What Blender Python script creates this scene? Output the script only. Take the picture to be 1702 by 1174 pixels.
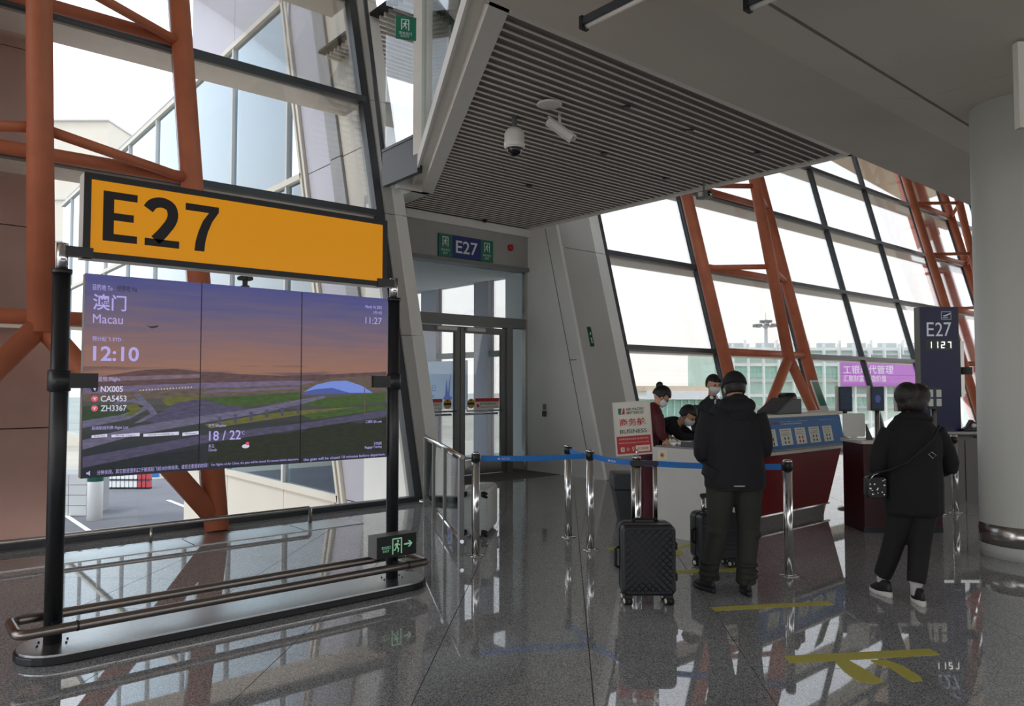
import bpy, bmesh, math, random
from mathutils import Vector, Matrix, kdtree
random.seed(7)
S = bpy.context.scene
COL = S.collection
PI = math.pi
for o in list(bpy.data.objects):
    bpy.data.objects.remove(o)

# ------------------------------------------------------------------ camera, world, sun, exposure
# World axes: x runs along the glazed facade, y points out through it, z up; the eye stands at x = y = 0.
FOC, EYE, PITCH, YAW = 1250.0, 1.57, math.atan(53 / 1250), math.radians(40.5)
cam_d = bpy.data.cameras.new('camera')
cam_d.sensor_width = 36.0
cam_d.lens = FOC / 1702 * 36.0
cam_d.clip_end = 900
cam = bpy.data.objects.new('camera', cam_d)
cam.location = (0, 0, EYE)
cam.rotation_euler = (PI / 2 + PITCH, 0, -YAW)
COL.objects.link(cam)
S.camera = cam

SKY = 2.35
world = bpy.data.worlds.new('hazy_sky')
world.use_nodes = True
S.world = world
nt = world.node_tree
nt.nodes.clear()
w_out = nt.nodes.new('ShaderNodeOutputWorld')
w_bg = nt.nodes.new('ShaderNodeBackground')
w_tc = nt.nodes.new('ShaderNodeTexCoord')
w_sx = nt.nodes.new('ShaderNodeSeparateXYZ')
w_rp = nt.nodes.new('ShaderNodeValToRGB')
nt.links.new(w_tc.outputs['Generated'], w_sx.inputs[0])
nt.links.new(w_sx.outputs['Z'], w_rp.inputs[0])
nt.links.new(w_rp.outputs[0], w_bg.inputs[0])
nt.links.new(w_bg.outputs[0], w_out.inputs[0])
w_bg.inputs[1].default_value = SKY
cr = w_rp.color_ramp
cr.elements[0].position = 0.0
cr.elements[0].color = (0.84, 0.80, 0.76, 1)
cr.elements[1].position = 0.55
cr.elements[1].color = (0.80, 0.90, 1.06, 1)
e = cr.elements.new(0.16)
e.color = (0.88, 0.88, 0.90, 1)

sun_d = bpy.data.lights.new('sun', 'SUN')
sun_d.energy = 1.2
sun_d.angle = math.radians(6)
sun_d.color = (1.0, 0.93, 0.82)
sun = bpy.data.objects.new('sun', sun_d)
sun.rotation_euler = Vector((-0.62, 0.10, 0.80)).to_track_quat('Z', 'Y').to_euler()
COL.objects.link(sun)

vs = S.view_settings
vs.view_transform = 'Standard'
try:
    vs.look = 'None'
except Exception:
    pass
vs.gamma = 1.0
vs.use_curve_mapping = False
vs.exposure = 0.0

# ------------------------------------------------------------------ picture geometry helpers
_R = Matrix.Rotation(-YAW, 3, 'Z') @ Matrix.Rotation(PITCH, 3, 'X')
CAM = Vector((0, 0, EYE))
def ray(x, y):
    return _R @ Vector(((x - 851) / FOC, 1.0, -(y - 587) / FOC))
def on_z(x, y, z=0.0):
    d = ray(x, y)
    return CAM + d * ((z - EYE) / d.z)
def on_y(x, y, v):
    d = ray(x, y)
    return CAM + d * (v / d.y)
def on_x(x, y, u):
    d = ray(x, y)
    return CAM + d * (u / d.x)
FWD = Vector((math.sin(YAW), math.cos(YAW), 0))
RGT = Vector((math.cos(YAW), -math.sin(YAW), 0))
def at_depth(x, y, depth):
    return CAM + ray(x, y) * (depth / (ray(x, y).dot(FWD)))
LEAN = math.tan(math.radians(14.5))
FAC = 8.6
def fv(z, base=FAC):
    return base + LEAN * z

# ------------------------------------------------------------------ materials
def lin(r, g, b):
    f = lambda c: (c / 255 / 12.92) if c / 255 <= 0.04045 else ((c / 255 + 0.055) / 1.055) ** 2.4
    return (f(r), f(g), f(b))
MATS = {}
def mat(name, col, rough=0.5, metal=0.0, spec=0.5, noise=0.0, scale=8.0, emit=None, es=0.0, coat=0.0, bump=0.0, bscale=60.0):
    m = bpy.data.materials.new(name)
    m.use_nodes = True
    n = m.node_tree.nodes
    L = m.node_tree.links
    b = n['Principled BSDF']
    b.inputs['Base Color'].default_value = (*col, 1)
    b.inputs['Roughness'].default_value = rough
    b.inputs['Metallic'].default_value = metal
    b.inputs['Specular IOR Level'].default_value = spec
    if coat:
        b.inputs['Coat Weight'].default_value = coat
        b.inputs['Coat Roughness'].default_value = 0.08
    if emit is not None:
        b.inputs['Emission Color'].default_value = (*emit, 1)
        b.inputs['Emission Strength'].default_value = es
    if noise > 0:
        g = n.new('ShaderNodeNewGeometry')
        t = n.new('ShaderNodeTexNoise')
        t.inputs['Scale'].default_value = scale
        t.inputs['Detail'].default_value = 4
        r = n.new('ShaderNodeMapRange')
        r.inputs['From Min'].default_value = 0.3
        r.inputs['From Max'].default_value = 0.7
        r.inputs['To Min'].default_value = 1 - noise
        r.inputs['To Max'].default_value = 1 + noise
        x = n.new('ShaderNodeMix')
        x.data_type = 'RGBA'
        x.blend_type = 'MULTIPLY'
        x.inputs['Factor'].default_value = 1.0
        x.inputs['A'].default_value = (*col, 1)
        L.new(g.outputs['Position'], t.inputs['Vector'])
        L.new(t.outputs['Fac'], r.inputs['Value'])
        L.new(r.outputs['Result'], x.inputs['B'])
        L.new(x.outputs['Result'], b.inputs['Base Color'])
    if bump > 0:
        g2 = n.new('ShaderNodeNewGeometry')
        t2 = n.new('ShaderNodeTexNoise')
        t2.inputs['Scale'].default_value = bscale
        bp = n.new('ShaderNodeBump')
        bp.inputs['Strength'].default_value = bump
        bp.inputs['Distance'].default_value = 0.01
        L.new(g2.outputs['Position'], t2.inputs['Vector'])
        L.new(t2.outputs['Fac'], bp.inputs['Height'])
        L.new(bp.outputs['Normal'], b.inputs['Normal'])
    MATS[name] = m
    return m
def glass_mat(name, tint, refl=1.0, rough=0.0):
    m = bpy.data.materials.new(name)
    m.use_nodes = True
    n = m.node_tree.nodes
    L = m.node_tree.links
    n.clear()
    o = n.new('ShaderNodeOutputMaterial')
    tr = n.new('ShaderNodeBsdfTransparent')
    tr.inputs[0].default_value = (*tint, 1)
    gl = n.new('ShaderNodeBsdfGlossy')
    gl.inputs['Roughness'].default_value = rough
    if name == 'glass_link':
        gl.inputs['Color'].default_value = (0.70, 0.80, 0.86, 1)
    fr = n.new('ShaderNodeFresnel')
    fr.inputs[0].default_value = 1.45
    mu = n.new('ShaderNodeMath')
    mu.operation = 'MULTIPLY'
    mu.inputs[1].default_value = refl
    mu.use_clamp = True
    mx = n.new('ShaderNodeMixShader')
    L.new(fr.outputs[0], mu.inputs[0])
    L.new(mu.outputs[0], mx.inputs[0])
    L.new(tr.outputs[0], mx.inputs[1])
    L.new(gl.outputs[0], mx.inputs[2])
    L.new(mx.outputs[0], o.inputs[0])
    MATS[name] = m
    return m
def flat(name, col, strength=1.0):      # a lit print: a screen or a backlit sign face
    return mat(name, tuple(c * 0.05 for c in col), 0.4, emit=col, es=strength, spec=0.3)

mat('granite_grout', lin(40, 40, 40), 0.6)
mat('wall_grey', lin(160, 160, 156), 0.55, noise=0.05, scale=2.0)
mat('wall_panel', lin(226, 227, 223), 0.4, noise=0.04, scale=1.5, spec=0.5)
mat('pier_panel', lin(178, 178, 174), 0.45, noise=0.05, scale=1.2)
mat('soffit', lin(204, 196, 184), 0.8, noise=0.05, scale=0.6)
mat('canopy_back', lin(128, 119, 112), 0.8, noise=0.08, scale=4)
mat('alu_light', lin(222, 218, 210), 0.4, noise=0.03)
mat('slat', lin(228, 222, 214), 0.45, noise=0.05, scale=3)
mat('void_dark', lin(52, 49, 46), 0.9, noise=0.1, scale=5)
mat('frame_dark', lin(62, 66, 72), 0.4, noise=0.04)
mat('frame_grey', lin(120, 122, 122), 0.4, noise=0.04)
mat('fin_beige', lin(236, 226, 214), 0.7, noise=0.04, scale=6)
mat('steel_red', lin(186, 108, 78), 0.5, noise=0.10, scale=3.0, spec=0.3)
mat('stainless', (0.55, 0.54, 0.52), 0.22, 1.0, noise=0.04)
mat('chrome', (0.75, 0.75, 0.76), 0.15, 1.0)
mat('brushed_brown', (0.30, 0.27, 0.25), 0.28, 1.0)
mat('steel_plate', (0.66, 0.69, 0.69), 0.30, 1.0, noise=0.05, scale=30)
mat('black_satin', lin(30, 32, 36), 0.35, spec=0.5)
mat('black_rubber', lin(20, 20, 20), 0.7)
mat('black_plastic', lin(26, 26, 28), 0.4)
mat('white_plastic', lin(215, 214, 208), 0.35)
mat('dark_dome', lin(18, 18, 20), 0.08, spec=0.8)
mat('column_paint', lin(202, 204, 198), 0.5, noise=0.02, scale=2)
mat('mat_grey', lin(110, 108, 104), 0.9, noise=0.2, scale=120)
mat('red_paint', lin(190, 30, 40), 0.4)
mat('yellow_tape', lin(196, 188, 84), 0.5, noise=0.06, scale=40)
mat('belt_blue', lin(36, 122, 206), 0.6, noise=0.05, scale=60)
mat('concrete', lin(172, 166, 152), 0.9, noise=0.14, scale=0.15)
mat('asphalt', lin(104, 104, 108), 0.9, noise=0.1, scale=0.6)
mat('road_white', lin(235, 235, 230), 0.8)
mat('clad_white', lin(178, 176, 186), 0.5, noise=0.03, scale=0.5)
mat('clad_grey', lin(150, 150, 152), 0.6, noise=0.10, scale=1.5)  # mid-grey cladding, also used for deck, roof and pier core
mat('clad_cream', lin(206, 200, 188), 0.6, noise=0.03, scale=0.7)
mat('pylon_red', lin(186, 148, 138), 0.45, noise=0.16, scale=0.8)
mat('pylon_pink', lin(244, 142, 122), 0.5, noise=0.10, scale=2.5)
mat('overhang_tan', lin(214, 196, 172), 0.8, noise=0.06, scale=5)
mat('far_green', lin(190, 216, 202), 0.6, noise=0.08, scale=0.3)
mat('far_green_dark', lin(158, 200, 182), 0.5, noise=0.12, scale=0.25)
mat('far_white', lin(236, 238, 236), 0.7)
mat('far_grey', lin(196, 198, 198), 0.7, noise=0.05, scale=0.3)
mat('banner_purple', lin(184, 96, 196), 0.6, noise=0.10, scale=0.35)
mat('print_white', lin(240, 240, 242), 0.6)
mat('print_black', lin(22, 22, 24), 0.6)
mat('maroon', lin(58, 22, 26), 0.45, noise=0.05)
mat('counter_red', lin(128, 14, 22), 0.35, noise=0.04)
mat('counter_white', lin(214, 214, 210), 0.4, noise=0.02)
mat('bin_grey', lin(72, 76, 80), 0.5, noise=0.04)
mat('poster_white', lin(226, 226, 214), 0.6, noise=0.02)
mat('poster_print', lin(84, 92, 88), 0.6)
mat('board_blue', lin(30, 104, 170), 0.5, noise=0.06, scale=6)
mat('totem_blue', lin(12, 22, 76), 0.4)
mat('sign_blue', lin(26, 44, 116), 0.5)
mat('sign_green', lin(20, 112, 84), 0.5)
mat('sign_print', lin(226, 232, 232), 0.5)
mat('sign_black', lin(14, 20, 20), 0.4)
mat('cloth_jacket', lin(16, 18, 24), 0.8, noise=0.12, scale=14, bump=0.25, bscale=22)
mat('cloth_coat', lin(13, 13, 16), 0.85, noise=0.12, scale=14, bump=0.25, bscale=18)
mat('cloth_trouser', lin(44, 46, 40), 0.8, noise=0.10, scale=10, bump=0.3, bscale=20)
mat('cloth_dark', lin(17, 18, 21), 0.8, noise=0.08, scale=10, bump=0.2, bscale=24)
mat('cloth_maroon', lin(84, 22, 34), 0.7, noise=0.08, scale=10, bump=0.2, bscale=24)
mat('cloth_suit', lin(34, 40, 44), 0.7, noise=0.06, scale=10, bump=0.15, bscale=24)
mat('skin', lin(206, 158, 132), 0.5, noise=0.04, scale=12)
mat('hair', lin(24, 20, 20), 0.5, noise=0.2, scale=60, bump=0.4, bscale=90)
mat('hair_brown', lin(30, 23, 22), 0.5, noise=0.2, scale=60, bump=0.4, bscale=90)
mat('mask_white', lin(225, 226, 228), 0.7)
mat('eye_dark', lin(20, 16, 14), 0.2)
mat('shoe_black', lin(22, 22, 24), 0.5)
mat('sole_white', lin(214, 212, 206), 0.6)
mat('case_black', lin(26, 28, 32), 0.32, noise=0.05, scale=12)
mat('case_silver', lin(196, 198, 196), 0.35, noise=0.05, scale=9)
mat('wheel_gold', lin(150, 120, 60), 0.35, 0.6)
mat('timber_red', lin(176, 60, 60), 0.6)
mat('ad_blue', lin(202, 214, 236), 0.6, noise=0.05, scale=1.2)
mat('ad_ink', lin(112, 128, 208), 0.6)
glass_mat('glass_clear', (0.955, 0.965, 0.965), 0.55)
glass_mat('glass_rail', (0.84, 0.90, 0.88), 0.9)
glass_mat('glass_green', (0.80, 0.88, 0.86), 0.9)
glass_mat('glass_link', (0.86, 0.93, 0.95), 3.0)

# polished speckled granite for the floor tiles
gm = bpy.data.materials.new('granite')
gm.use_nodes = True
n_, L_ = gm.node_tree.nodes, gm.node_tree.links
pb = n_['Principled BSDF']
geo = n_.new('ShaderNodeNewGeometry')
vor = n_.new('ShaderNodeTexVoronoi')
vor.inputs['Scale'].default_value = 210
noi = n_.new('ShaderNodeTexNoise')
noi.inputs['Scale'].default_value = 120
noi.inputs['Detail'].default_value = 3
big = n_.new('ShaderNodeTexNoise')
big.inputs['Scale'].default_value = 1.2
mixv = n_.new('ShaderNodeMix')
mixv.data_type = 'RGBA'
mixv.inputs['Factor'].default_value = 0.5
rmp = n_.new('ShaderNodeValToRGB')
rmp.color_ramp.elements[0].position = 0.28
rmp.color_ramp.elements[0].color = (*lin(78, 80, 82), 1)
rmp.color_ramp.elements[1].position = 0.72
rmp.color_ramp.elements[1].color = (*lin(216, 218, 220), 1)
ee = rmp.color_ramp.elements.new(0.48)
ee.color = (*lin(152, 154, 156), 1)
bmul = n_.new('ShaderNodeMapRange')
bmul.inputs['To Min'].default_value = 0.85
bmul.inputs['To Max'].default_value = 1.1
mm = n_.new('ShaderNodeMix')
mm.data_type = 'RGBA'
mm.blend_type = 'MULTIPLY'
mm.inputs['Factor'].default_value = 1.0
for t in (vor, noi, big):
    L_.new(geo.outputs['Position'], t.inputs['Vector'])
L_.new(vor.outputs['Color'], mixv.inputs['A'])
L_.new(noi.outputs['Fac'], mixv.inputs['B'])
bw = n_.new('ShaderNodeRGBToBW')
L_.new(mixv.outputs['Result'], bw.inputs[0])
L_.new(bw.outputs[0], rmp.inputs[0])
L_.new(big.outputs['Fac'], bmul.inputs['Value'])
L_.new(rmp.outputs[0], mm.inputs['A'])
L_.new(bmul.outputs['Result'], mm.inputs['B'])
L_.new(mm.outputs['Result'], pb.inputs['Base Color'])
pb.inputs['Roughness'].default_value = 0.022
pb.inputs['IOR'].default_value = 2.55
MATS['granite'] = gm

# ------------------------------------------------------------------ mesh helpers
WM = {}
class MB:
    def __init__(s):
        s.v, s.f, s.sm = [], [], []
    def add(s, vs, fs, smooth=False):
        k = len(s.v)
        s.v += [Vector(p) for p in vs]
        for f in fs:
            s.f.append(tuple(i + k for i in f))
            s.sm.append(smooth)
        return s
    def box(s, a, b):
        x0, y0, z0 = a
        x1, y1, z1 = b
        return s.add([(x0, y0, z0), (x1, y0, z0), (x1, y1, z0), (x0, y1, z0), (x0, y0, z1), (x1, y0, z1), (x1, y1, z1), (x0, y1, z1)],
                     [(0, 3, 2, 1), (4, 5, 6, 7), (0, 1, 5, 4), (1, 2, 6, 5), (2, 3, 7, 6), (3, 0, 4, 7)])
    def hexa(s, p):          # eight corners: bottom ring then top ring
        return s.add(p, [(0, 3, 2, 1), (4, 5, 6, 7), (0, 1, 5, 4), (1, 2, 6, 5), (2, 3, 7, 6), (3, 0, 4, 7)])
    def rbox(s, a, b, r, seg=4, axis=2):   # box with rounded vertical edges about an axis
        ax = [i for i in (0, 1, 2) if i != axis]
        c = []
        for (sx, sy, st) in ((1, 1, 0), (-1, 1, 1), (-1, -1, 2), (1, -1, 3)):
            cx = (b[ax[0]] - r) if sx > 0 else (a[ax[0]] + r)
            cy = (b[ax[1]] - r) if sy > 0 else (a[ax[1]] + r)
            for k in range(seg + 1):
                t = PI / 2 * (st + k / seg)
                c.append((cx + r * math.cos(t), cy + r * math.sin(t)))
        def P(q, h):
            o = [0, 0, 0]
            o[ax[0]], o[ax[1]], o[axis] = q[0], q[1], h
            return o
        n = len(c)
        vs = [P(q, a[axis]) for q in c] + [P(q, b[axis]) for q in c]
        fs = [tuple(range(n))[::-1], tuple(range(n, 2 * n))]
        s.add(vs, fs)
        k = len(s.v) - 2 * n
        for i in range(n):
            j = (i + 1) % n
            s.f.append((k + i, k + j, k + n + j, k + n + i))
            s.sm.append(True)
        return s
    def prism(s, pts, d):
        n = len(pts)
        d = Vector(d)
        p = [Vector(q) for q in pts]
        return s.add(p + [q + d for q in p], [tuple(range(n))[::-1], tuple(range(n, 2 * n))] + [(i, (i + 1) % n, n + (i + 1) % n, n + i) for i in range(n)])
    def poly(s, pts):
        return s.add(pts, [tuple(range(len(pts)))])
    def tube(s, pts, r, seg=14, caps=True, closed=False):
        pts = [Vector(p) for p in pts]
        n = len(pts)
        rs = r if isinstance(r, (list, tuple)) else [r] * n
        ref = None
        k0 = len(s.v)
        for i, p in enumerate(pts):
            if closed:
                t = (pts[(i + 1) % n] - pts[i - 1])
            else:
                t = (pts[min(i + 1, n - 1)] - pts[max(i - 1, 0)])
            t.normalize()
            if ref is None:
                ref = Vector((0, 0, 1)) if abs(t.z) < 0.9 else Vector((1, 0, 0))
            a = t.cross(ref)
            a.normalize()
            b = a.cross(t)
            ref = b
            for j in range(seg):
                w = 2 * PI * j / seg
                s.v.append(p + (a * math.cos(w) + b * math.sin(w)) * rs[i])
        m = n if closed else n - 1
        for i in range(m):
            i2 = (i + 1) % n
            for j in range(seg):
                j2 = (j + 1) % seg
                s.f.append((k0 + i * seg + j, k0 + i * seg + j2, k0 + i2 * seg + j2, k0 + i2 * seg + j))
                s.sm.append(True)
        if caps and not closed:
            s.f.append(tuple(k0 + j for j in range(seg))[::-1])
            s.sm.append(False)
            s.f.append(tuple(k0 + (n - 1) * seg + j for j in range(seg)))
            s.sm.append(False)
        return s
    def lathe(s, prof, c=(0, 0, 0), seg=24, ax=None):
        c = Vector(c)
        if ax is None:
            X, Y, Z = Vector((1, 0, 0)), Vector((0, 1, 0)), Vector((0, 0, 1))
        else:
            Z = Vector(ax).normalized()
            X = Z.orthogonal().normalized()
            Y = Z.cross(X)
        k0 = len(s.v)
        for (r, h) in prof:
            for j in range(seg):
                w = 2 * PI * j / seg
                s.v.append(c + X * (r * math.cos(w)) + Y * (r * math.sin(w)) + Z * h)
        for i in range(len(prof) - 1):
            for j in range(seg):
                j2 = (j + 1) % seg
                s.f.append((k0 + i * seg + j, k0 + i * seg + j2, k0 + (i + 1) * seg + j2, k0 + (i + 1) * seg + j))
                s.sm.append(True)
        for i in (0, len(prof) - 1):
            if prof[i][0] > 1e-5:
                q = tuple(k0 + i * seg + j for j in range(seg))
                s.f.append(q[::-1] if i == 0 else q)
                s.sm.append(False)
        return s
    def ball(s, c, r, seg=16, rings=10):
        c = Vector(c)
        rx, ry, rz = r if isinstance(r, (tuple, list)) else (r, r, r)
        k0 = len(s.v)
        for i in range(rings + 1):
            t = PI * i / rings
            for j in range(seg):
                w = 2 * PI * j / seg
                s.v.append(c + Vector((rx * math.sin(t) * math.cos(w), ry * math.sin(t) * math.sin(w), rz * math.cos(t))))
        for i in range(rings):
            for j in range(seg):
                j2 = (j + 1) % seg
                s.f.append((k0 + i * seg + j, k0 + (i + 1) * seg + j, k0 + (i + 1) * seg + j2, k0 + i * seg + j2))
                s.sm.append(True)
        return s
    def mesh(s, name, m, off=Vector((0, 0, 0))):
        me = bpy.data.meshes.new(name)
        me.from_pydata([tuple(p - off) for p in s.v], [], s.f)
        me.polygons.foreach_set('use_smooth', s.sm)
        me.materials.append(MATS[m] if isinstance(m, str) else m)
        me.update()
        bm = bmesh.new()
        bm.from_mesh(me)
        bmesh.ops.remove_doubles(bm, verts=bm.verts, dist=1e-6)
        bmesh.ops.recalc_face_normals(bm, faces=bm.faces)
        bm.to_mesh(me)
        bm.free()
        return me
    def build(s, name, m, parent=None, world=False, bevel=0.0):
        off = Vector((0, 0, 0))
        if parent is None or world:
            xs, ys, zs = zip(*[tuple(p) for p in s.v])
            off = Vector(((min(xs) + max(xs)) / 2, (min(ys) + max(ys)) / 2, min(zs)))
        me = s.mesh(name, m, off)
        return place(name, me, parent, world, off, bevel)
def place(name, me, parent=None, world=False, off=Vector((0, 0, 0)), bevel=0.0):
    o = bpy.data.objects.new(name, me)
    COL.objects.link(o)
    o.location = off
    WM[o.name] = Matrix.Translation(off)
    if parent is not None:
        o.parent = parent
        if world:
            o.matrix_parent_inverse = WM[parent.name].inverted()
        else:
            WM[o.name] = WM[parent.name] @ Matrix.Translation(off)
    if bevel:
        b = o.modifiers.new('soft_edge', 'BEVEL')
        b.width = bevel
        b.segments = 2
        b.limit_method = 'ANGLE'
        b.angle_limit = math.radians(40)
    return o
def tag(o, label=None, cat=None, group=None, kind=None):
    if label:
        o['label'] = label
    if cat:
        o['category'] = cat
    if group:
        o['group'] = group
    if kind:
        o['kind'] = kind
    return o
def thing(name, label, cat, loc=(0, 0, 0), rotz=0.0, group=None, kind=None):
    o = bpy.data.objects.new(name, None)
    o.empty_display_size = 0.1
    COL.objects.link(o)
    o.location = loc
    o.rotation_euler = (0, 0, rotz)
    WM[o.name] = Matrix.Translation(Vector(loc)) @ Matrix.Rotation(rotz, 4, 'Z')
    return tag(o, label, cat, group, kind)
def copy_tree(o, parent=None):
    c = o.copy()
    COL.objects.link(c)
    if parent is not None:
        c.parent = parent
    WM[c.name] = WM[o.name].copy()
    for ch in list(o.children):
        copy_tree(ch, c)
    return c
def struct(o):
    o['kind'] = 'structure'
    return o

# lettering: collected here, turned into meshes in one go at the end
TEXTS = []
def text(s, box, plane, m, parent, name='lettering', bold=0.0, thick=0.0008, font=None):
    """box = (x0, y0, x1, y1) in the plane's coordinates; plane = (origin, right, up)"""
    TEXTS.append((s, box, plane, m, parent, name, bold, thick))
def plane_pt(plane, x, y, h=0.0):
    o, r, u = plane
    n = r.cross(u)
    return o + r * x + u * y + n * h
def patch(parent, name, m, plane, pts, h=0.0006, t=0.0006):
    """a thin flat printed or stuck-on shape lying in a plane"""
    r, u = plane[1], plane[2]
    n = r.cross(u)
    return MB().prism([plane_pt(plane, x, y, h) for x, y in pts], n * t).build(name, m, parent, world=True)
def rect(x0, y0, x1, y1):
    return [(x0, y0), (x1, y0), (x1, y1), (x0, y1)]
def disc(x, y, r, n=18, ry=None):
    ry = ry or r
    return [(x + r * math.cos(2 * PI * i / n), y + ry * math.sin(2 * PI * i / n)) for i in range(n)]
X_, Y_, Z_ = Vector((1, 0, 0)), Vector((0, 1, 0)), Vector((0, 0, 1))

# ================================================================== THE SETTING
# ------------------------------------------------------------------ floor of polished granite tiles, laid at 45 degrees to the facade
def clip(poly, nx, ny, c):       # keep nx*x + ny*y <= c
    out = []
    for i in range(len(poly)):
        p, q = poly[i - 1], poly[i]
        a, b = nx * p[0] + ny * p[1] - c, nx * q[0] + ny * q[1] - c
        if a <= 0:
            if b <= 0:
                out.append(q)
            else:
                t = a / (a - b)
                out.append((p[0] + (q[0] - p[0]) * t, p[1] + (q[1] - p[1]) * t))
        elif b <= 0:
            t = a / (a - b)
            out.append((p[0] + (q[0] - p[0]) * t, p[1] + (q[1] - p[1]) * t))
            out.append(q)
    return out
FLX0, FLX1, FLY0, FLY1 = -12.0, 42.0, -9.0, 8.42
floor = struct(MB().box((FLX0, FLY0, -0.35), (FLX1, FLY1 + 0.15, -0.014)).build('floor', 'granite_grout'))
struct(MB().box((6.0, 8.57, -0.35), (9.25, 10.45, -0.014)).build('floor', 'granite_grout'))
TANG = math.radians(45.5)
t1 = Vector((math.cos(TANG), math.sin(TANG)))
t2 = Vector((math.sin(TANG), -math.cos(TANG)))
TW, TH, GAP = 0.893, 0.80, 0.005
tiles = []
for i in range(-48, 48):
    for j in range(-48, 60):
        s0 = 0.139 + i * TW
        q0 = 4.35 + j * TH
        c = t2 * (s0 + TW / 2) + t1 * (q0 + TH / 2)
        if not (FLX0 - 1 < c.x < FLX1 + 1 and FLY0 - 1 < c.y < FLY1 + 1):
            continue
        d = Vector((c.x, c.y, -EYE))
        dep = d.dot(FWD)
        sx = d.dot(RGT) / dep * FOC if dep > 0.3 else 1e9
        seen = dep > 2.6 and abs(sx) < 980
        tiles.append((0 if seen else 1, c.length, c))
tiles.sort(key=lambda t: (t[0], t[1]))
hw, hh = TW / 2 - GAP / 2, TH / 2 - GAP / 2
base_quad = [(t2 * a + t1 * b) for a, b in ((-hw, -hh), (hw, -hh), (hw, hh), (-hw, hh))]
tile_me = MB().prism([(p.x, p.y, -0.02) for p in base_quad], (0, 0, 0.02)).mesh('tile', 'granite')
rest = MB()
count = 0
for vis, _, c in tiles:
    quad = [(c.x + p.x, c.y + p.y) for p in base_quad]
    q2 = clip(clip(clip(clip(quad, 0, 1, FLY1), 0, -1, -FLY0), 1, 0, FLX1), -1, 0, -FLX0)
    if len(q2) < 3:
        continue
    whole = len(q2) == 4 and all((Vector(a) - Vector(b)).length < 1e-4 for a, b in zip(sorted(q2), sorted(quad)))
    if vis == 0 and count < 290:
        count += 1
        if whole:
            place('tile', tile_me, floor, True, Vector((c.x, c.y, 0)))
        else:
            MB().prism([(x, y, -0.02) for x, y in q2], (0, 0, 0.02)).build('tile', 'granite', floor, world=True)
    else:
        rest.prism([(x, y, -0.02) for x, y in q2], (0, 0, 0.02))
tag(rest.build('tile_field', 'granite', floor, world=True), kind='stuff')
# threshold slab and entrance mat in the doorway
for k in range(4):
    u0 = 6.0 + k * 0.813
    MB().box((u0, 8.425, -0.02), (u0 + 0.808, 9.50, 0.0)).build('tile', 'granite', floor, world=True)
MB().box((6.02, 9.52, -0.02), (9.24, 10.44, 0.004)).build('entrance_mat', 'mat_grey', floor, world=True)
# grille strip, kerb and low guard rail along the glass
tr1 = struct(MB().box((-6.0, 7.62, 0.001), (4.3, 8.04, 0.007)).build('trim_1', 'steel_plate'))
for k in range(9):
    u0 = -5.6 + k * 1.15
    MB().box((u0, 7.63, 0.0068), (u0 + 0.012, 8.03, 0.0076)).build('joint', 'black_rubber', tr1, world=True)
struct(MB().box((-8.0, 8.42, 0.0), (5.62, 8.56, 0.012)).build('trim_2', 'frame_grey'))
struct(MB().box((10.55, 8.42, 0.0), (40.0, 8.56, 0.012)).build('trim_3', 'frame_dark'))

# ------------------------------------------------------------------ facade glazing
ZT = [0.03, 2.27, 4.09, 5.93, 7.72, 9.55, 10.9]
def facade(name, us, first):
    root = thing(name, None, None, ((us[0] + us[-1]) / 2, FAC, 0), kind='structure')
    for k, u in enumerate(us):
        w = 0.032 if 0 < k < len(us) - 1 else 0.06
        p = []
        for z in (0.03, 10.95):
            y0, y1 = fv(z) - 0.07, fv(z) + 0.07
            p += [(u - w, y0, z), (u + w, y0, z), (u + w, y1, z), (u - w, y1, z)]
        MB().hexa(p).build('mullion', 'frame_dark', root, world=True)
    for k, z in enumerate(ZT):
        y = fv(z)
        MB().box((us[0], y - 0.08, z - 0.045), (us[-1], y + 0.06, z + 0.045)).build('transom', 'frame_dark', root, world=True)
        if 0 < k < len(ZT) - 1:
            MB().box((us[0], y + 0.02, z - 0.075), (us[-1], y + 0.62, z - 0.04)).build('sun_fin', 'fin_beige', root, world=True)
    for k in range(len(us) - 1):
        for j in range(len(ZT) - 1):
            z0, z1 = ZT[j] + 0.05, ZT[j + 1] - 0.05
            a, b = us[k] + 0.045, us[k + 1] - 0.045
            p = []
            for z in (z0, z1):
                y0, y1 = fv(z) - 0.008, fv(z) + 0.008
                p += [(a, y0, z), (b, y0, z), (b, y1, z), (a, y1, z)]
            MB().hexa(p).build('pane', 'glass_clear', root, world=True)
    return root
facade('window_1', [-7.3, -3.9, -0.5, 2.9, 5.65], True)
facade('window_2', [10.53, 13.45, 16.9, 20.15, 23.55, 27.1, 30.4, 33.8, 37.2, 40.6], False)

# ------------------------------------------------------------------ portal round the gate door
def leaning(name, m, u0, u1, d0, d1, z0, z1, parent=None):
    p = []
    for z in (z0, z1):
        p += [(u0, fv(z) + d0, z), (u1, fv(z) + d0, z), (u1, fv(z) + d1, z), (u0, fv(z) + d1, z)]
    return MB().hexa(p).build(name, m, parent, world=parent is not None)
DW = 10.4
wl = thing('wall_left', None, None, (5.9, 8.9, 0), kind='structure')
for z0, z1 in ((0, 2.27), (2.28, 4.09), (4.10, 5.93), (5.94, 7.72), (7.73, 10.9)):
    leaning('panel', 'pier_panel', 5.72, 5.875, -0.10, 0.35, z0, z1, wl)
    leaning('panel', 'wall_panel', 5.88, 6.06, -0.13, 0.35, z0, z1, wl)
wr = thing('wall_right', None, None, (9.9, 9.2, 0), kind='structure')
for z0, z1 in ((0, 4.02), (4.03, 5.93), (5.94, 10.9)):
    leaning('panel', 'pier_panel', 9.27, 10.18, -0.10, 0.30, z0, z1, wr)
    leaning('panel', 'wall_panel', 10.19, 10.46, -0.10, 0.30, z0, z1, wr)
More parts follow.
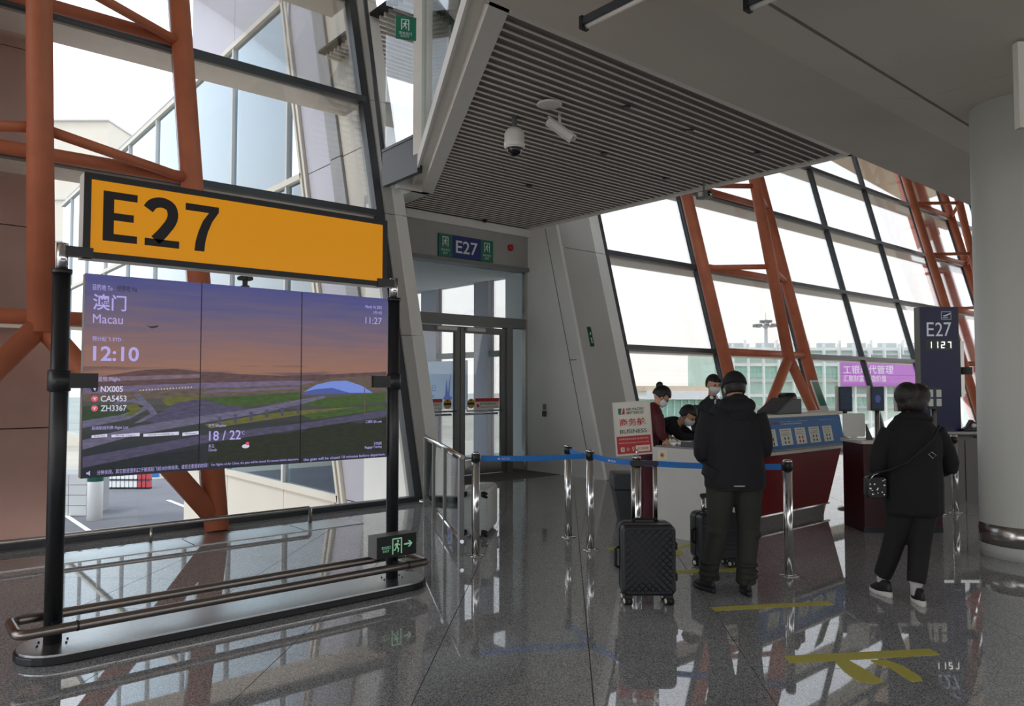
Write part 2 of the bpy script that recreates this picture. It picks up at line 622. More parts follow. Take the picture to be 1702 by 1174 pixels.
# reveals between the piers and the door wall
for nm, u0, u1 in (('wall_reveal_right', 9.25, 9.42), ('wall_reveal_left', 5.95, 6.08)):
    p = []
    for z in (-0.4 if u0 < 7 else 0, 4.45):
        p += [(u0, fv(z) - 0.12, z), (u1, fv(z) - 0.08, z), (u1, DW + 0.15, z), (u0, DW + 0.15, z)]
    r_ = struct(MB().hexa(p).build(nm, 'wall_panel'))
    if u0 > 9:
        for z in (1.995,):
            MB().box((u0 - 0.004, fv(z) + 0.0, z), (u0, fv(z) + 0.16, z + 0.012)).build('joint', 'void_dark', r_, world=True)
        for a, b in ((0.16, 0.17),):
            q = []
            for z in (0, 4.4):
                q += [(u0 - 0.004, fv(z) + a, z), (u0, fv(z) + a, z), (u0, fv(z) + b, z), (u0 - 0.004, fv(z) + b, z)]
            MB().hexa(q).build('joint', 'void_dark', r_, world=True)
wb = struct(MB().box((6.0, DW - 0.02, 3.72), (9.3, DW + 0.30, 4.62)).build('wall_door', 'wall_grey'))
MB().box((6.0, DW - 0.10, 4.30), (9.3, DW - 0.02, 4.44)).build('cornice', 'wall_panel', wb, world=True)
MB().box((6.0, DW - 0.06, 3.66), (9.3, DW + 0.2, 3.73)).build('door_head', 'frame_grey', wb, world=True)

# ------------------------------------------------------------------ gate door with glazing above
door = thing('door_1', None, None, (7.7, DW, 0), kind='structure')
def db(name, m, u0, u1, z0, z1, d=0.05, y=DW + 0.04, par=None):
    return MB().box((u0, y - d, z0), (u1, y + d, z1)).build(name, m, par or door, world=True)
db('jamb', 'frame_grey', 6.08, 6.20, 0, 3.68)
db('jamb', 'stainless', 9.20, 9.25, 0, 3.68)
db('transom', 'frame_grey', 6.2, 9.2, 2.60, 2.78, 0.07)
db('pane', 'glass_clear', 6.2, 9.2, 2.78, 3.66, 0.01)
db('post', 'frame_grey', 8.74, 8.88, 0, 2.6, 0.07)
db('pane', 'glass_clear', 8.88, 9.2, 0.2, 2.6, 0.01)
db('kick_plate', 'stainless', 8.88, 9.2, 0, 0.2, 0.03)
for (a, b, hx) in ((6.22, 7.71, 1), (7.73, 8.74, -1)):
    lf = db('leaf', 'frame_grey', a, a + 0.10, 0.02, 2.58, 0.03)
    db('stile', 'frame_grey', b - 0.10, b, 0.02, 2.58, 0.03, par=lf)
    db('top_rail', 'frame_grey', a + 0.1, b - 0.1, 2.47, 2.58, 0.03, par=lf)
    db('bottom_rail', 'stainless', a + 0.1, b - 0.1, 0.02, 0.27, 0.03, par=lf)
    db('pane', 'glass_clear', a + 0.1, b - 0.1, 0.27, 2.47, 0.008, par=lf)
    MB().tube([(a + 0.1, DW - 0.04, 1.12), (b - 0.1, DW - 0.04, 1.12)], 0.014, 8).build('push_bar', 'stainless', lf, world=True)
    MB().tube([(a + 0.1, DW + 0.12, 1.06), (b - 0.1, DW + 0.12, 1.06)], 0.02, 8).build('push_bar', 'stainless', lf, world=True)
    MB().box((b - 0.5 if hx > 0 else a + 0.1, DW - 0.05, 2.50), (b - 0.1 if hx > 0 else a + 0.5, DW + 0.01, 2.56)).build('door_closer', 'alu_light', lf, world=True)
dpl = (Vector((0, DW + 0.03, 0)), X_, Z_)
def notice(label, u0, u1, ud, flip):
    t = thing('door_notice', label, 'notice', ((u0 + u1) / 2, DW + 0.02, 1.16))
    patch(t, 'sheet', 'poster_white', dpl, rect(u0, 1.15, u1, 1.335), 0.0, 0.002)
    patch(t, 'header', 'red_paint', dpl, rect(u0, 1.275, u1, 1.335), 0.003)
    text('注 意' if not flip else '告 示', (u0 + 0.14, 1.285, u1 - 0.14, 1.325), dpl, 'print_white', t)
    text('请勿倚靠自动门', (u0 + 0.1, 1.215, u1 - 0.03, 1.26), dpl, 'print_black', t)
    text('Please do not lean', (u0 + 0.1, 1.17, u1 - 0.03, 1.195), dpl, 'print_black', t)
    if flip:
        patch(t, 'roundel', 'red_paint', dpl, disc(u0 + 0.06, 1.205, 0.032), 0.003)
mat('dot_yellow', lin(206, 160, 60), 0.5)
def dot(label, u):
    t = thing('door_sticker', label, 'sticker', (u, DW + 0.02, 1.17))
    patch(t, 'roundel', 'dot_yellow', dpl, disc(u, 1.245, 0.085, 24), 0.0, 0.002)
    patch(t, 'band', 'print_black', dpl, rect(u - 0.07, 1.225, u + 0.07, 1.265), 0.003)
    text('小心玻璃', (u - 0.06, 1.23, u + 0.06, 1.26), dpl, 'dot_yellow', t)
    text('♦', (u - 0.02, 1.28, u + 0.02, 1.315), dpl, 'print_black', t)
notice('red and white paper notice on the wide left door leaf', 6.93, 7.36, 0, False)
notice('red and white paper notice with red roundel on the narrow right door leaf', 8.06, 8.6, 0, True)
dot('round yellow warning sticker beside the notice on the wide left door leaf', 7.47)
dot('round yellow warning sticker beside the notice on the narrow right door leaf', 7.97)

# ------------------------------------------------------------------ slatted canopy over the gate
CZ = 4.45
cano = thing('ceiling_canopy', None, None, (6.8, 7.2, CZ), kind='structure')
def left_edge(v):
    return 3.42 + (v - 4.2) * (6.22 - 3.42) / (9.3 - 4.2) if v < 9.3 else 6.22 + (v - 9.3) * 0.08
CR = 9.24
k = 0
v = 4.36
while v < 10.28:
    a = left_edge(v) + 0.17
    b = CR - 0.06
    m_ = min(max(a + 0.3, 5.75 + ((k * 7) % 5) * 0.05 + (v - 4.3) * 0.16), b - 0.2)
    for (p, q) in ((a, m_ - 0.006), (m_ + 0.006, b)):
        MB().box((p, v, CZ), (q, v + 0.022, CZ + 0.010)).build('slat', 'slat', cano, world=True)
    v += 0.115
    k += 1
pl = [(left_edge(4.2), 4.2), (CR, 4.2), (CR, 10.38), (left_edge(10.38), 10.38), (left_edge(9.3), 9.3)]
MB().prism([(x, y, CZ + 0.025) for x, y in pl], (0, 0, 0.05)).build('backing', 'canopy_back', cano, world=True)
MB().box((3.30, 4.20, CZ - 0.02), (CR + 0.02, 4.33, CZ + 0.02)).build('edge_trim', 'alu_light', cano, world=True)
MB().box((3.30, 4.16, CZ - 0.005), (CR + 0.02, 4.22, CZ + 0.17)).build('fascia', 'frame_grey', cano, world=True)
MB().box((CR - 0.05, 4.2, CZ - 0.02), (CR + 0.02, 10.38, CZ + 0.20)).build('edge_trim', 'alu_light', cano, world=True)
ev = Vector((left_edge(9.3) - left_edge(4.2), 5.1, 0)).normalized()
en = Vector((ev.y, -ev.x, 0))
def edge_beam(name, m, o0, o1, z0, z1, v0=4.15, v1=9.34):
    p = []
    for z in (z0, z1):
        for (vv, oo) in ((v0, o0), (v0, o1), (v1, o1), (v1, o0)):
            b = Vector((left_edge(min(vv, 9.3)), vv, z)) + en * oo
            p.append(tuple(b))
    return MB().hexa(p).build(name, m, cano, world=True)
edge_beam('edge_beam', 'alu_light', -0.02, 0.15, CZ - 0.02, CZ + 0.30)
edge_beam('ledge', 'alu_light', -0.14, -0.02, CZ + 0.10, CZ + 0.13)
edge_beam('ledge', 'alu_light', -0.17, -0.14, CZ + 0.06, CZ + 0.22)
MB().hexa([(6.02, 9.3, CZ - .02), (6.32, 9.3, CZ - .02), (6.40, 10.38, CZ - .02), (6.02, 10.38, CZ - .02), (6.02, 9.3, CZ + .3), (6.32, 9.3, CZ + .3), (6.40, 10.38, CZ + .3), (6.02, 10.38, CZ + .3)]).build('edge_beam', 'wall_panel', cano, world=True)
MB().box((5.75, 9.25, CZ - 0.02), (6.3, 9.36, CZ + 0.36)).build('edge_panel', 'wall_panel', cano, world=True)

# glazed upper gallery standing on the canopy
gal = thing('window_3', None, None, (5.2, 8, CZ + 0.3), kind='structure')
def gpost(p, w, z0, z1, m='alu_light', nm='mullion'):
    MB().box((p[0] - w, p[1] - w, z0), (p[0] + w, p[1] + w, z1)).build(nm, m, gal, world=True)
def gpane(p, q, z0, z1, m='glass_green'):
    d = Vector((q[0] - p[0], q[1] - p[1], 0)).normalized()
    n = Vector((-d.y, d.x, 0)) * 0.008
    P = []
    for z in (z0, z1):
        for c, s in ((p, -1), (q, -1), (q, 1), (p, 1)):
            P.append((c[0] + n.x * s, c[1] + n.y * s, z))
    return MB().hexa(P).build('pane', m, gal, world=True)
gA, gB, gC = (3.40, 4.35), (5.60, 8.40), (5.63, 9.45)
gpost(gB, 0.10, CZ + 0.22, 8.6)
gpost((3.36, 4.2), 0.07, CZ + 0.22, 8.6)
gpane(gA, gB, CZ + 0.24, 8.6)
gpane((5.60, 8.48), gC, CZ + 0.50, 8.6, 'glass_clear')
def grail(p, q, z0, z1, m, w=0.05, nm='rail'):
    d = Vector((q[0] - p[0], q[1] - p[1], 0)).normalized()
    n = Vector((-d.y, d.x, 0)) * w
    P = []
    for z in (z0, z1):
        for c, s in ((p, -1), (q, -1), (q, 1), (p, 1)):
            P.append((c[0] + n.x * s, c[1] + n.y * s, z))
    MB().hexa(P).build(nm, m, gal, world=True)
grail((5.60, 8.48), gC, CZ + 0.0, CZ + 0.50, 'frame_dark', 0.04, 'spandrel')
grail((5.60, 8.48), gC, CZ + 0.50, CZ + 0.54, 'frame_dark', 0.05)
MB().tube([(gC[0], gC[1], CZ + 0.3), (gC[0] + 0.02, gC[1] + 0.9, 8.6)], 0.035, 8).build('mullion', 'frame_dark', gal, world=True)
# upper gallery ceiling with its own slats, seen through the glass
gc = thing('ceiling_gallery', None, None, (7.6, 9.5, 7.4), kind='structure')
MB().box((5.9, 6.2, 7.45), (9.6, 12.2, 7.5)).build('backing', 'void_dark', gc, world=True)
for k in range(40):
    vv = 6.6 + k * 0.14
    MB().box((6.0, vv, 7.36), (9.5, vv + 0.035, 7.43)).build('slat', 'slat', gc, world=True)
MB().box((5.9, 5.2, 7.40), (9.6, 6.5, 7.6)).build('panel', 'wall_grey', gc, world=True)

# ------------------------------------------------------------------ soffit of the floor above, main roof, added light-blocking wall
sof = thing('ceiling', None, None, (10, -4, 4.2), kind='structure')
for k in range(14):
    a = FLX0 + k * 3.857
    MB().box((a + 0.004, FLY0, 4.20), (a + 3.853, 2.70, 4.30)).build('panel', 'soffit', sof, world=True)
    p = []
    for (yy, zz) in ((2.73, 4.20), (4.20, 4.60)):
        pass
    MB().hexa([(a + .004, 2.74, 4.21), (a + 3.853, 2.74, 4.21), (a + 3.853, 4.17, 4.60), (a + .004, 4.17, 4.60),
               (a + .004, 2.74, 4.31), (a + 3.853, 2.74, 4.31), (a + 3.853, 4.17, 4.70), (a + .004, 4.17, 4.70)]).build('panel', 'soffit', sof, world=True)
MB().box((FLX0, 2.66, 4.27), (FLX1, 2.78, 4.33)).build('shadow_gap', 'void_dark', sof, world=True)
MB().box((FLX0, FLY0, 4.34), (FLX1, 4.15, 4.75)).build('slab', 'soffit', sof, world=True)
roof = struct(MB().box((FLX0, 2.5, 10.95), (41, 12.2, 11.3)).build('ceiling_roof', 'overhang_tan'))
struct(MB().box((FLX0, FLY0 - 0.2, -0.3), (FLX1, FLY0, 2.1)).build('wall_fill_block', 'wall_grey'))  # unseen low wall added behind the camera, height set to limit fill light
struct(MB().box((FLX0, 4.12, 4.75), (3.2, 4.2, 11.0)).build('wall_gallery', 'wall_grey'))
struct(MB().box((9.4, 4.12, 4.75), (FLX1, 4.2, 11.0)).build('wall_gallery', 'wall_grey'))

# ------------------------------------------------------------------ round column with stainless band
colm = thing('round_column', 'thick round grey column with a stainless steel band near the floor', 'column', (8.12, 2.25, 0))
MB().lathe([(0.35, 0.0), (0.35, 0.085), (0.35, 4.2)], seg=48).build('shaft', 'column_paint', colm)
MB().lathe([(0.35, 0.115), (0.36, 0.117), (0.36, 0.298), (0.35, 0.30)], seg=48).build('band', 'stainless', colm)

# ------------------------------------------------------------------ red steel frames inside the glass
def frame(u0, label):
    t = thing('steel_truss', label, 'steel truss', (u0 + 1.65, 8.1, 0), group=None)
    ua, ub, um = u0, u0 + 3.3, u0 + 1.65
    cv = lambda z: 8.25 + LEAN * z
    iv = lambda z: 7.92 + 0.19 * z
    for u in (ua, ub):
        MB().tube([(u, cv(0.0), 0.0), (u, cv(10.9), 10.9)], 0.125, 20).build('chord', 'steel_red', t, world=True)
    MB().tube([(um, iv(2.05), 2.05), (um, iv(10.9), 10.9)], 0.12, 20).build('column', 'steel_red', t, world=True)
    for u in (ua, ub):
        MB().tube([(um, iv(2.15), 2.15), (u, cv(0.12), 0.12)], 0.105, 18).build('strut', 'steel_red', t, world=True)
    for z in (4.02, 5.86, 7.64, 9.45):
        for u in (ua, ub):
            MB().tube([(um, iv(z + 0.12), z + 0.12), (u, cv(z + 0.0), z + 0.0)], 0.055, 12).build('brace', 'steel_red', t, world=True)
    for z in (2.25, 4.04, 5.88, 7.66, 9.5):
        MB().tube([(ua, cv(z), z), (ub, cv(z), z)], 0.075, 14).build('beam', 'steel_red', t, world=True)
    return t
frame(-0.42, 'brown-red tubular steel truss standing behind the tall yellow gate sign')
frame(13.2, 'orange-red tubular steel truss with forked foot behind the check-in counter')
frame(26.4, 'orange steel truss farthest along the glass wall beside the round column')

# ================================================================== OUTSIDE
APR = -4.5
gnd = struct(MB().box((-260, 9.5, APR - 0.4), (420, 420, APR)).build('ground', 'concrete'))
asp = struct(MB().box((-30, 24, APR), (60, 52, APR + 0.02)).build('ground_road', 'asphalt'))
G = lambda x, y: on_z(x, y, APR)
# white lane lines on the service road
for k in range(4):
    a = 2.0 + k * 5.0
    MB().box((a, 30.0, APR + 0.02), (a + 0.2, 42.0, APR + 0.03)).build('lane_line', 'road_white', asp, world=True)

# boarding link behind the gate door
link = thing('boarding_bridge', 'pale grey clad boarding bridge with tall glazing beyond the gate door', 'bridge', (7.9, 20, APR))
LX0, LX1 = 6.3, 9.5
MB().box((LX0 + 0.3, 10.7, -0.5), (LX1 + 0.4, 38, -0.02)).build('deck', 'clad_grey', link, world=True)
MB().box((LX0 + 0.16, 10.46, -0.02), (LX1, 38, 0.0)).build('floor_finish', 'far_white', link, world=True)
MB().box((LX0 + 0.2, 10.75, 3.74), (LX1 + 0.4, 38, 3.95)).build('ceiling_backing', 'far_grey', link, world=True)
for k in range(60):
    vv = 10.75 + k * 0.11
    MB().box((LX0 + 0.2, vv, 3.68), (LX1, vv + 0.04, 3.73)).build('slat', 'far_white', link, world=True)
# left side wall: leaning white cladding next to the facade, then tall glazing
def side(name, m, a0, a1, b0, b1, z0, z1, du=0.12, x=LX0):
    # a* = y at the lower edge, b* = y at the upper edge
    return MB().hexa([(x, a0, z0), (x + du, a0, z0), (x + du, a1, z0), (x, a1, z0), (x, b0, z1), (x + du, b0, z1), (x + du, b1, z1), (x, b1, z1)]).build(name, m, link, world=True)
lv = lambda z, y0: y0 + 0.27 * z
for (z0, z1) in ((-4.5, -0.42), (-0.40, 2.2), (2.22, 5.6), (5.62, 9.58), (9.60, 12.4)):
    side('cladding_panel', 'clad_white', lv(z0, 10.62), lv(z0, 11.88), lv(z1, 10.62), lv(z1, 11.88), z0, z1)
    side('cladding_panel', 'clad_grey', lv(z0, 10.42), lv(z0, 10.82), lv(z1, 10.42), lv(z1, 10.82), z0, z1, 0.10, LX0 - 0.09)
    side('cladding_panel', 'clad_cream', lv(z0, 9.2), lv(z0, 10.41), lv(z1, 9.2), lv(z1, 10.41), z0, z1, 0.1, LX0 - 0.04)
MB().box((LX0 + 0.13, 10.62, -4.5), (LX0 + 0.2, 12.22, -0.45)).build('cladding_panel', 'clad_cream', link, world=True)
for d in (0.0, 0.16):
    side('mullion', 'clad_cream', lv(-4.5, 11.90 + d), lv(-4.5, 11.98 + d), lv(9.6, 11.90 + d), lv(9.6, 11.98 + d), -4.5, 9.6, 0.2, LX0 - 0.06)
ms = [14.35, 17.4, 20.5, 23.6, 26.7, 29.8, 32.9, 36.0]
for y in ms:
    MB().box((LX0 - 0.04, y - 0.04, -0.4), (LX0 + 0.08, y + 0.04, 9.5)).build('mullion', 'far_grey', link, world=True)
for z in (-0.42, 5.62, 9.5):
    MB().box((LX0 - 0.06, lv(z, 12.1), z - 0.06), (LX0 + 0.12, 38, z + 0.06)).build('transom', 'clad_cream', link, world=True)
ys = [12.2] + ms + [38]
for k in range(len(ys) - 1):
    for z0, z1 in ((-0.36, 5.56), (5.68, 9.44)):
        a0 = ys[k] if k else lv(z0, 12.12)
        a1 = ys[k] if k else lv(z1, 12.12)
        if k == 0 and a1 > ys[1] - 0.1:
            a1 = ys[1] - 0.1
        side('pane', 'glass_link', a0 + 0.05, ys[k + 1] - 0.06, a1 + 0.05, ys[k + 1] - 0.06, z0, z1, 0.02, LX0 + 0.02)
    MB().box((LX0, ys[k] + 0.01 if k else 14.9, 9.58), (LX0 + 0.15, ys[k + 1] - 0.01, 11.9)).build('parapet_panel', 'clad_white', link, world=True) if k in (1, 2) else None
    if k < 3:
        MB().box((LX0, ys[k] + 0.01, -4.5), (LX0 + 0.15, ys[k + 1] - 0.01, -0.5)).build('cladding_panel', 'clad_cream', link, world=True)
MB().box((LX0 + 0.15, 14.6, 9.6), (LX1 + 0.4, 38, 9.9)).build('roof', 'clad_grey', link, world=True)
# right side wall of the link: solid at first, then pillars and clear glass
MB().box((LX1 - 0.02, 10.5, -0.5), (LX1 + 0.2, 11.3, 3.74)).build('side_panel', 'far_white', link, world=True)
for a, b in ((11.95, 12.42), (13.80, 14.4), (17.6, 18.1), (21.4, 21.9)):
    MB().box((LX1 + 0.06, a, -0.4), (LX1 + 0.22, b, 3.74)).build('pillar', 'clad_white', link, world=True)
for z in (0.0, 2.2):
    MB().box((LX1 + 0.1, 11.45, z - 0.06), (LX1 + 0.2, 30, z + 0.06)).build('transom', 'frame_grey', link, world=True)
for a, b in ((11.3, 11.95), (12.42, 13.80), (14.4, 17.6), (18.1, 21.4), (21.9, 30)):
    MB().box((LX1 + 0.14, a, 0.0), (LX1 + 0.16, b, 3.74)).build('pane', 'glass_clear', link, world=True)
# printed banner hung on the glass inside the link
ban = thing('hanging_poster', 'pale blue advertising poster seen through the gate door', 'poster', (9.44, 13.4, 1.05))
MB().box((9.42, 12.47, 1.05), (9.44, 14.62, 2.08)).build('sheet', 'ad_blue', ban, world=True)
bpl = (Vector((9.42, 14.6, 1.05)), -Y_, Z_)
text('在首都', (0.12, 0.62, 0.62, 0.74), bpl, 'ad_ink', ban)
text('启下一会已', (0.10, 0.38, 1.02, 0.52), bpl, 'ad_ink', ban)
text('DREAMS OF CHINA', (0.10, 0.24, 0.95, 0.30), bpl, 'ad_ink', ban)
patch(ban, 'sail', 'ad_ink', bpl, [(1.28, 0.22), (1.5, 0.14), (1.62, 0.24), (1.52, 0.3), (1.56, 0.8), (1.46, 0.34), (1.4, 0.66), (1.36, 0.3)])

# red clad pylons just outside the glass
def pylon(label, u0, u1, m, d0=0.75, d1=2.2, z0=APR):
    t = thing('facade_pylon', label, 'pylon', ((u0 + u1) / 2, fv(0) + d0, z0))
    def sl(name, mm, a, b, c, d, za, zb):
        p = []
        for z in (za, zb):
            p += [(a, fv(z) + c, z), (b, fv(z) + c, z), (b, fv(z) + d, z), (a, fv(z) + d, z)]
        MB().hexa(p).build(name, mm, t, world=True)
    zz = [z0, -1.2, 1.1, 3.4, 5.7, 8.0, 10.6]
    for k in range(len(zz) - 1):
        sl('cladding', m, u0, u1, d0, d1, zz[k] + 0.006, zz[k + 1] - 0.006)
    return t
pylon('brown-red clad pylon outside the glass at the left edge', -4.0, 1.62, 'pylon_red')
pylon('salmon pink clad pylon outside the far end of the glass wall', 29.3, 31.6, 'pylon_pink', 0.75, 0.95)
# tan eaves of the main roof
eav = [on_z(x, y, 11.6) for x, y in ((1372, 262), (1512, 340), (1640, 300), (1440, 205))]
MB().prism([tuple(p) for p in eav], (0, 0, 0.35)).build('eaves', 'overhang_tan', roof, world=True)

# far terminal wing with glass front, ribs and roof screens
FD = 92.0
fo = FWD * FD
def far_box(name, m, x0, x1, y0, y1, d0, d1, par, world=True):   # picture-aligned block: x in px at that depth -> metres
    a = (x0 - 851) / FOC * FD
    b = (x1 - 851) / FOC * FD
    z0 = EYE + (640 - y1) / FOC * FD
    z1 = EYE + (640 - y0) / FOC * FD
    p = []
    for z in (z0, z1):
        for (s, dd) in ((a, d0), (b, d0), (b, d1), (a, d1)):
            q = FWD * (FD + dd) + RGT * s
            p.append((q.x, q.y, z))
    return MB().hexa(p).build(name, m, par, world=world)
far = thing('terminal_wing', 'pale green glass terminal wing far across the apron', 'building', (FWD * FD + RGT * 40).to_tuple()[:2] + (APR,))
far_box('glass_front', 'far_green', 1188, 1760, 578, 724, 0, 14, far)
for k, y in enumerate((578, 588, 604, 632, 655, 676, 699)):
    far_box('floor_band', 'far_white' if k % 2 == 0 else 'far_grey', 1186, 1762, y, y + (5 if k % 2 == 0 else 3), -0.35, 0.0, far)
for k in range(23):
    x = 1190 + k * 25
    far_box('rib', 'far_white', x, x + 2.4, 572, 722, -0.9, -0.35, far)
for k in range(44):
    x = 1194 + k * 12.6
    far_box('window_band', 'far_green_dark', x, x + 8.5, 608, 628, -0.10, 0.0, far)
    far_box('window_band', 'far_green_dark', x, x + 8.5, 660, 672, -0.10, 0.0, far)
for k in range(10):
    x = 1215 + k * 52
    far_box('roof_screen', 'far_grey', x, x + 30, 569, 579, 2, 2.4, far)
    far_box('brace', 'far_white', x + 20, x + 22, 566, 590, -0.9, -0.5, far)
# purple banner on its front
bn = thing('facade_banner', 'long purple banner with white characters on the far terminal front', 'banner', (FWD * (FD - 1.2) + RGT * 44).to_tuple()[:2] + (0.0,))
far_box('sheet', 'banner_purple', 1390, 1560, 598, 642, -1.3, -1.2, bn)
fpl = (FWD * (FD - 1.3) + Vector((0, 0, EYE)), RGT, Z_)
fx = lambda x: (x - 851) / FOC * FD
fz = lambda y: (640 - y) / FOC * FD
text('工银现代管理', (fx(1394), fz(622), fx(1476), fz(608)), fpl, 'print_white', bn, thick=0.01)
text('汇聚财富 创造价值', (fx(1394), fz(635), fx(1464), fz(624)), fpl, 'print_white', bn, thick=0.01)
# lower apron building behind the counter
low = thing('apron_building', 'low white and green building behind the staff at the counter', 'building', (FWD * 70 + RGT * 15).to_tuple()[:2] + (APR,))
FD = 78.0
far_box('wall', 'far_green_dark', 1080, 1188, 664, 704, 0, 8, low)
far_box('fascia', 'far_white', 1074, 1192, 650, 664, -0.6, 8, low)
far_box('roof_band', 'overhang_tan', 1068, 1190, 642, 650, 0, 8, low)
for k in range(9):
    far_box('bay', 'far_green', 1083 + k * 12, 1085 + k * 12, 664, 704, -0.2, 0, low)
van = thing('service_vehicle', 'small blue and white service vehicle parked on the apron behind the counter', 'vehicle', (FWD * 60 + RGT * 14).to_tuple()[:2] + (APR,))
FD = 60.0
far_box('body', 'far_white', 1136, 1172, 695, 724, 0, 2, van)
far_box('stripe', 'ad_ink', 1137, 1171, 700, 706, -0.05, 0, van)
for x in (1142, 1162):
    q = FWD * (FD - 0.1) + RGT * ((x - 851) / FOC * FD)
    MB().lathe([(0.45, 0), (0.45, 0.25)], (q.x, q.y, APR + 0.45), 16, FWD).build('wheel', 'black_rubber', van, world=True)
# flood-light mast
FD = 120.0
mq = FWD * FD + RGT * ((1274 - 851) / FOC * FD)
mast = thing('floodlight_mast', 'tall slim floodlight mast with a ring of lamps on the apron', 'light mast', (mq.x, mq.y, APR))
MB().tube([(0, 0, 0), (0, 0, 15.6)], [0.55, 0.22], 12).build('pole', 'far_grey', mast)
MB().lathe([(0.2, 15.0), (0.5, 15.4), (0.5, 15.5), (0.2, 15.7)], seg=16).build('head_frame', 'far_grey', mast)
for k in range(5):
    w = 2 * PI * k / 5
    MB().box((0.7 * math.cos(w) - 0.22, 0.7 * math.sin(w) - 0.22, 16.0), (0.7 * math.cos(w) + 0.22, 0.7 * math.sin(w) + 0.22, 16.4)).build('lamp', 'frame_grey', mast)
    MB().tube([(0, 0, 15.6), (0.7 * math.cos(w), 0.7 * math.sin(w), 16.1)], 0.05, 6).build('arm', 'far_grey', mast)
for k in range(10):
    w = 2 * PI * k / 10
    MB().tube([(0, 0, 15.4), (1.7 * math.cos(w), 1.7 * math.sin(w), 15.5)], 0.05, 6).build('arm', 'far_grey', mast)
    MB().box((1.7 * math.cos(w) - 0.26, 1.7 * math.sin(w) - 0.26, 15.35), (1.7 * math.cos(w) + 0.26, 1.7 * math.sin(w) + 0.26, 15.75)).build('lamp', 'frame_grey', mast)
MB().tube([(0, 0, 15.6), (0, 0, 17.6)], 0.05, 6).build('spike', 'far_grey', mast)

# things on the apron seen under the display, left
FD = 36.0
pc = FWD * 34 + RGT * ((163 - 851) / FOC * 34)
pil = thing('apron_pillar', 'round white pillar with a green band outside the glass under the display', 'pillar', (pc.x, pc.y, APR))
MB().lathe([(0.32, 0), (0.32, 3.95)], seg=24).build('shaft', 'far_white', pil)
MB().lathe([(0.325, 1.75), (0.325, 2.75)], seg=24).build('band', 'sign_green', pil)
FD = 34.5
blk = thing('tiled_pier', 'grey tiled pier outside the glass beside the display post', 'pier', (FWD * FD + RGT * fx(125)).to_tuple()[:2] + (APR,))
FD = 35
far_box('core', 'clad_grey', 60, 148, 788, 905, 0.05, 2, blk)
for i in range(3):
    for j in range(7):
        far_box('tile', 'far_grey', 60.5 + i * 29.5, 89 + i * 29.5, 788.5 + j * 17, 804.5 + j * 17, 0, 0.05, blk)
FD = 50
adw = thing('billboard', 'white and blue billboard outside the glass under the display', 'billboard', (FWD * FD + RGT * fx(225)).to_tuple()[:2] + (APR,))
far_box('board', 'far_white', 176, 262, 760, 808, 0, 0.4, adw)
apl = (FWD * (FD - 0.01) + Vector((0, 0, EYE)), RGT, Z_)
fz = lambda y: (640 - y) / FOC * FD
fx = lambda x: (x - 851) / FOC * FD
text('出发层 入口', (fx(182), fz(800), fx(250), fz(786)), apl, 'ad_ink', adw, thick=0.01)
far_box('arrow_panel', 'board_blue', 256, 270, 770, 818, -0.3, -0.1, adw)
for x in (180, 258):
    far_box('leg', 'far_grey', x, x + 3, 808, 842, 0, 0.3, adw)
mat('barrier_red', lin(196, 70, 80), 0.6)
FD = 44
for k in range(11):
    x = 177 + k * 7
    red = k > 7
    bt = thing('road_barrier', ('red' if red else 'white') + ' plastic road barrier lined up under the billboard outside', 'barrier', (FWD * FD + RGT * fx(x + 3)).to_tuple()[:2] + (APR,), group='red road barriers under the billboard' if red else 'white road barriers under the billboard')
    FDs = FD
    s0 = (x - 851) / FOC * FD
    for (nm, a, b, z0, z1, m) in (('body', 0, 0.185, 0.12, 1.05, 'barrier_red' if red else 'far_white'), ('foot', -0.01, 0.20, 0.0, 0.12, 'black_rubber'), ('band', -0.004, 0.19, 0.5, 0.6, 'frame_dark')):
        p = []
        for z in (z0, z1):
            for (s, dd) in ((a, 0 if nm == 'body' else -0.02), (b, 0 if nm == 'body' else -0.02), (b, 0.3), (a, 0.3)):
                q = FWD * (FD + dd) + RGT * (s0 + s)
                p.append((q.x, q.y, APR + z))
        MB().hexa(p).build(nm, m, bt, world=True)
# luggage tug just below the sill
FD = 15
tug = thing('luggage_tug', 'dark blue and cream luggage tug parked outside below the sill', 'vehicle', (FWD * FD + RGT * fx(135)).to_tuple()[:2] + (APR,))
fx = lambda x: (x - 851) / FOC * FD
q0 = FWD * FD + RGT * ((136 - 851) / FOC * FD)
def tugpt(s, d, z):
    q = q0 + RGT * s + FWD * d
    return (q.x, q.y, z)
MB().prism([tugpt(-0.9, 0, -3.15), tugpt(0.5, 0, -3.15), tugpt(0.62, 0, -3.3), tugpt(0.62, 0, -3.42), tugpt(-0.9, 0, -3.42)], FWD * 1.4).build('roof', 'fin_beige', tug, world=True)
MB().prism([tugpt(-0.9, 0.05, -3.42), tugpt(0.58, 0.05, -3.42), tugpt(0.75, 0.05, -4.2), tugpt(-0.9, 0.05, -4.2)], FWD * 1.3).build('body', 'cloth_suit', tug, world=True)
for s in (-0.6, 0.45):
    q = q0 + RGT * s
    MB().lathe([(0.28, 0), (0.28, 0.2)], (q.x, q.y, APR + 0.28), 14, FWD).build('wheel', 'black_rubber', tug, world=True)
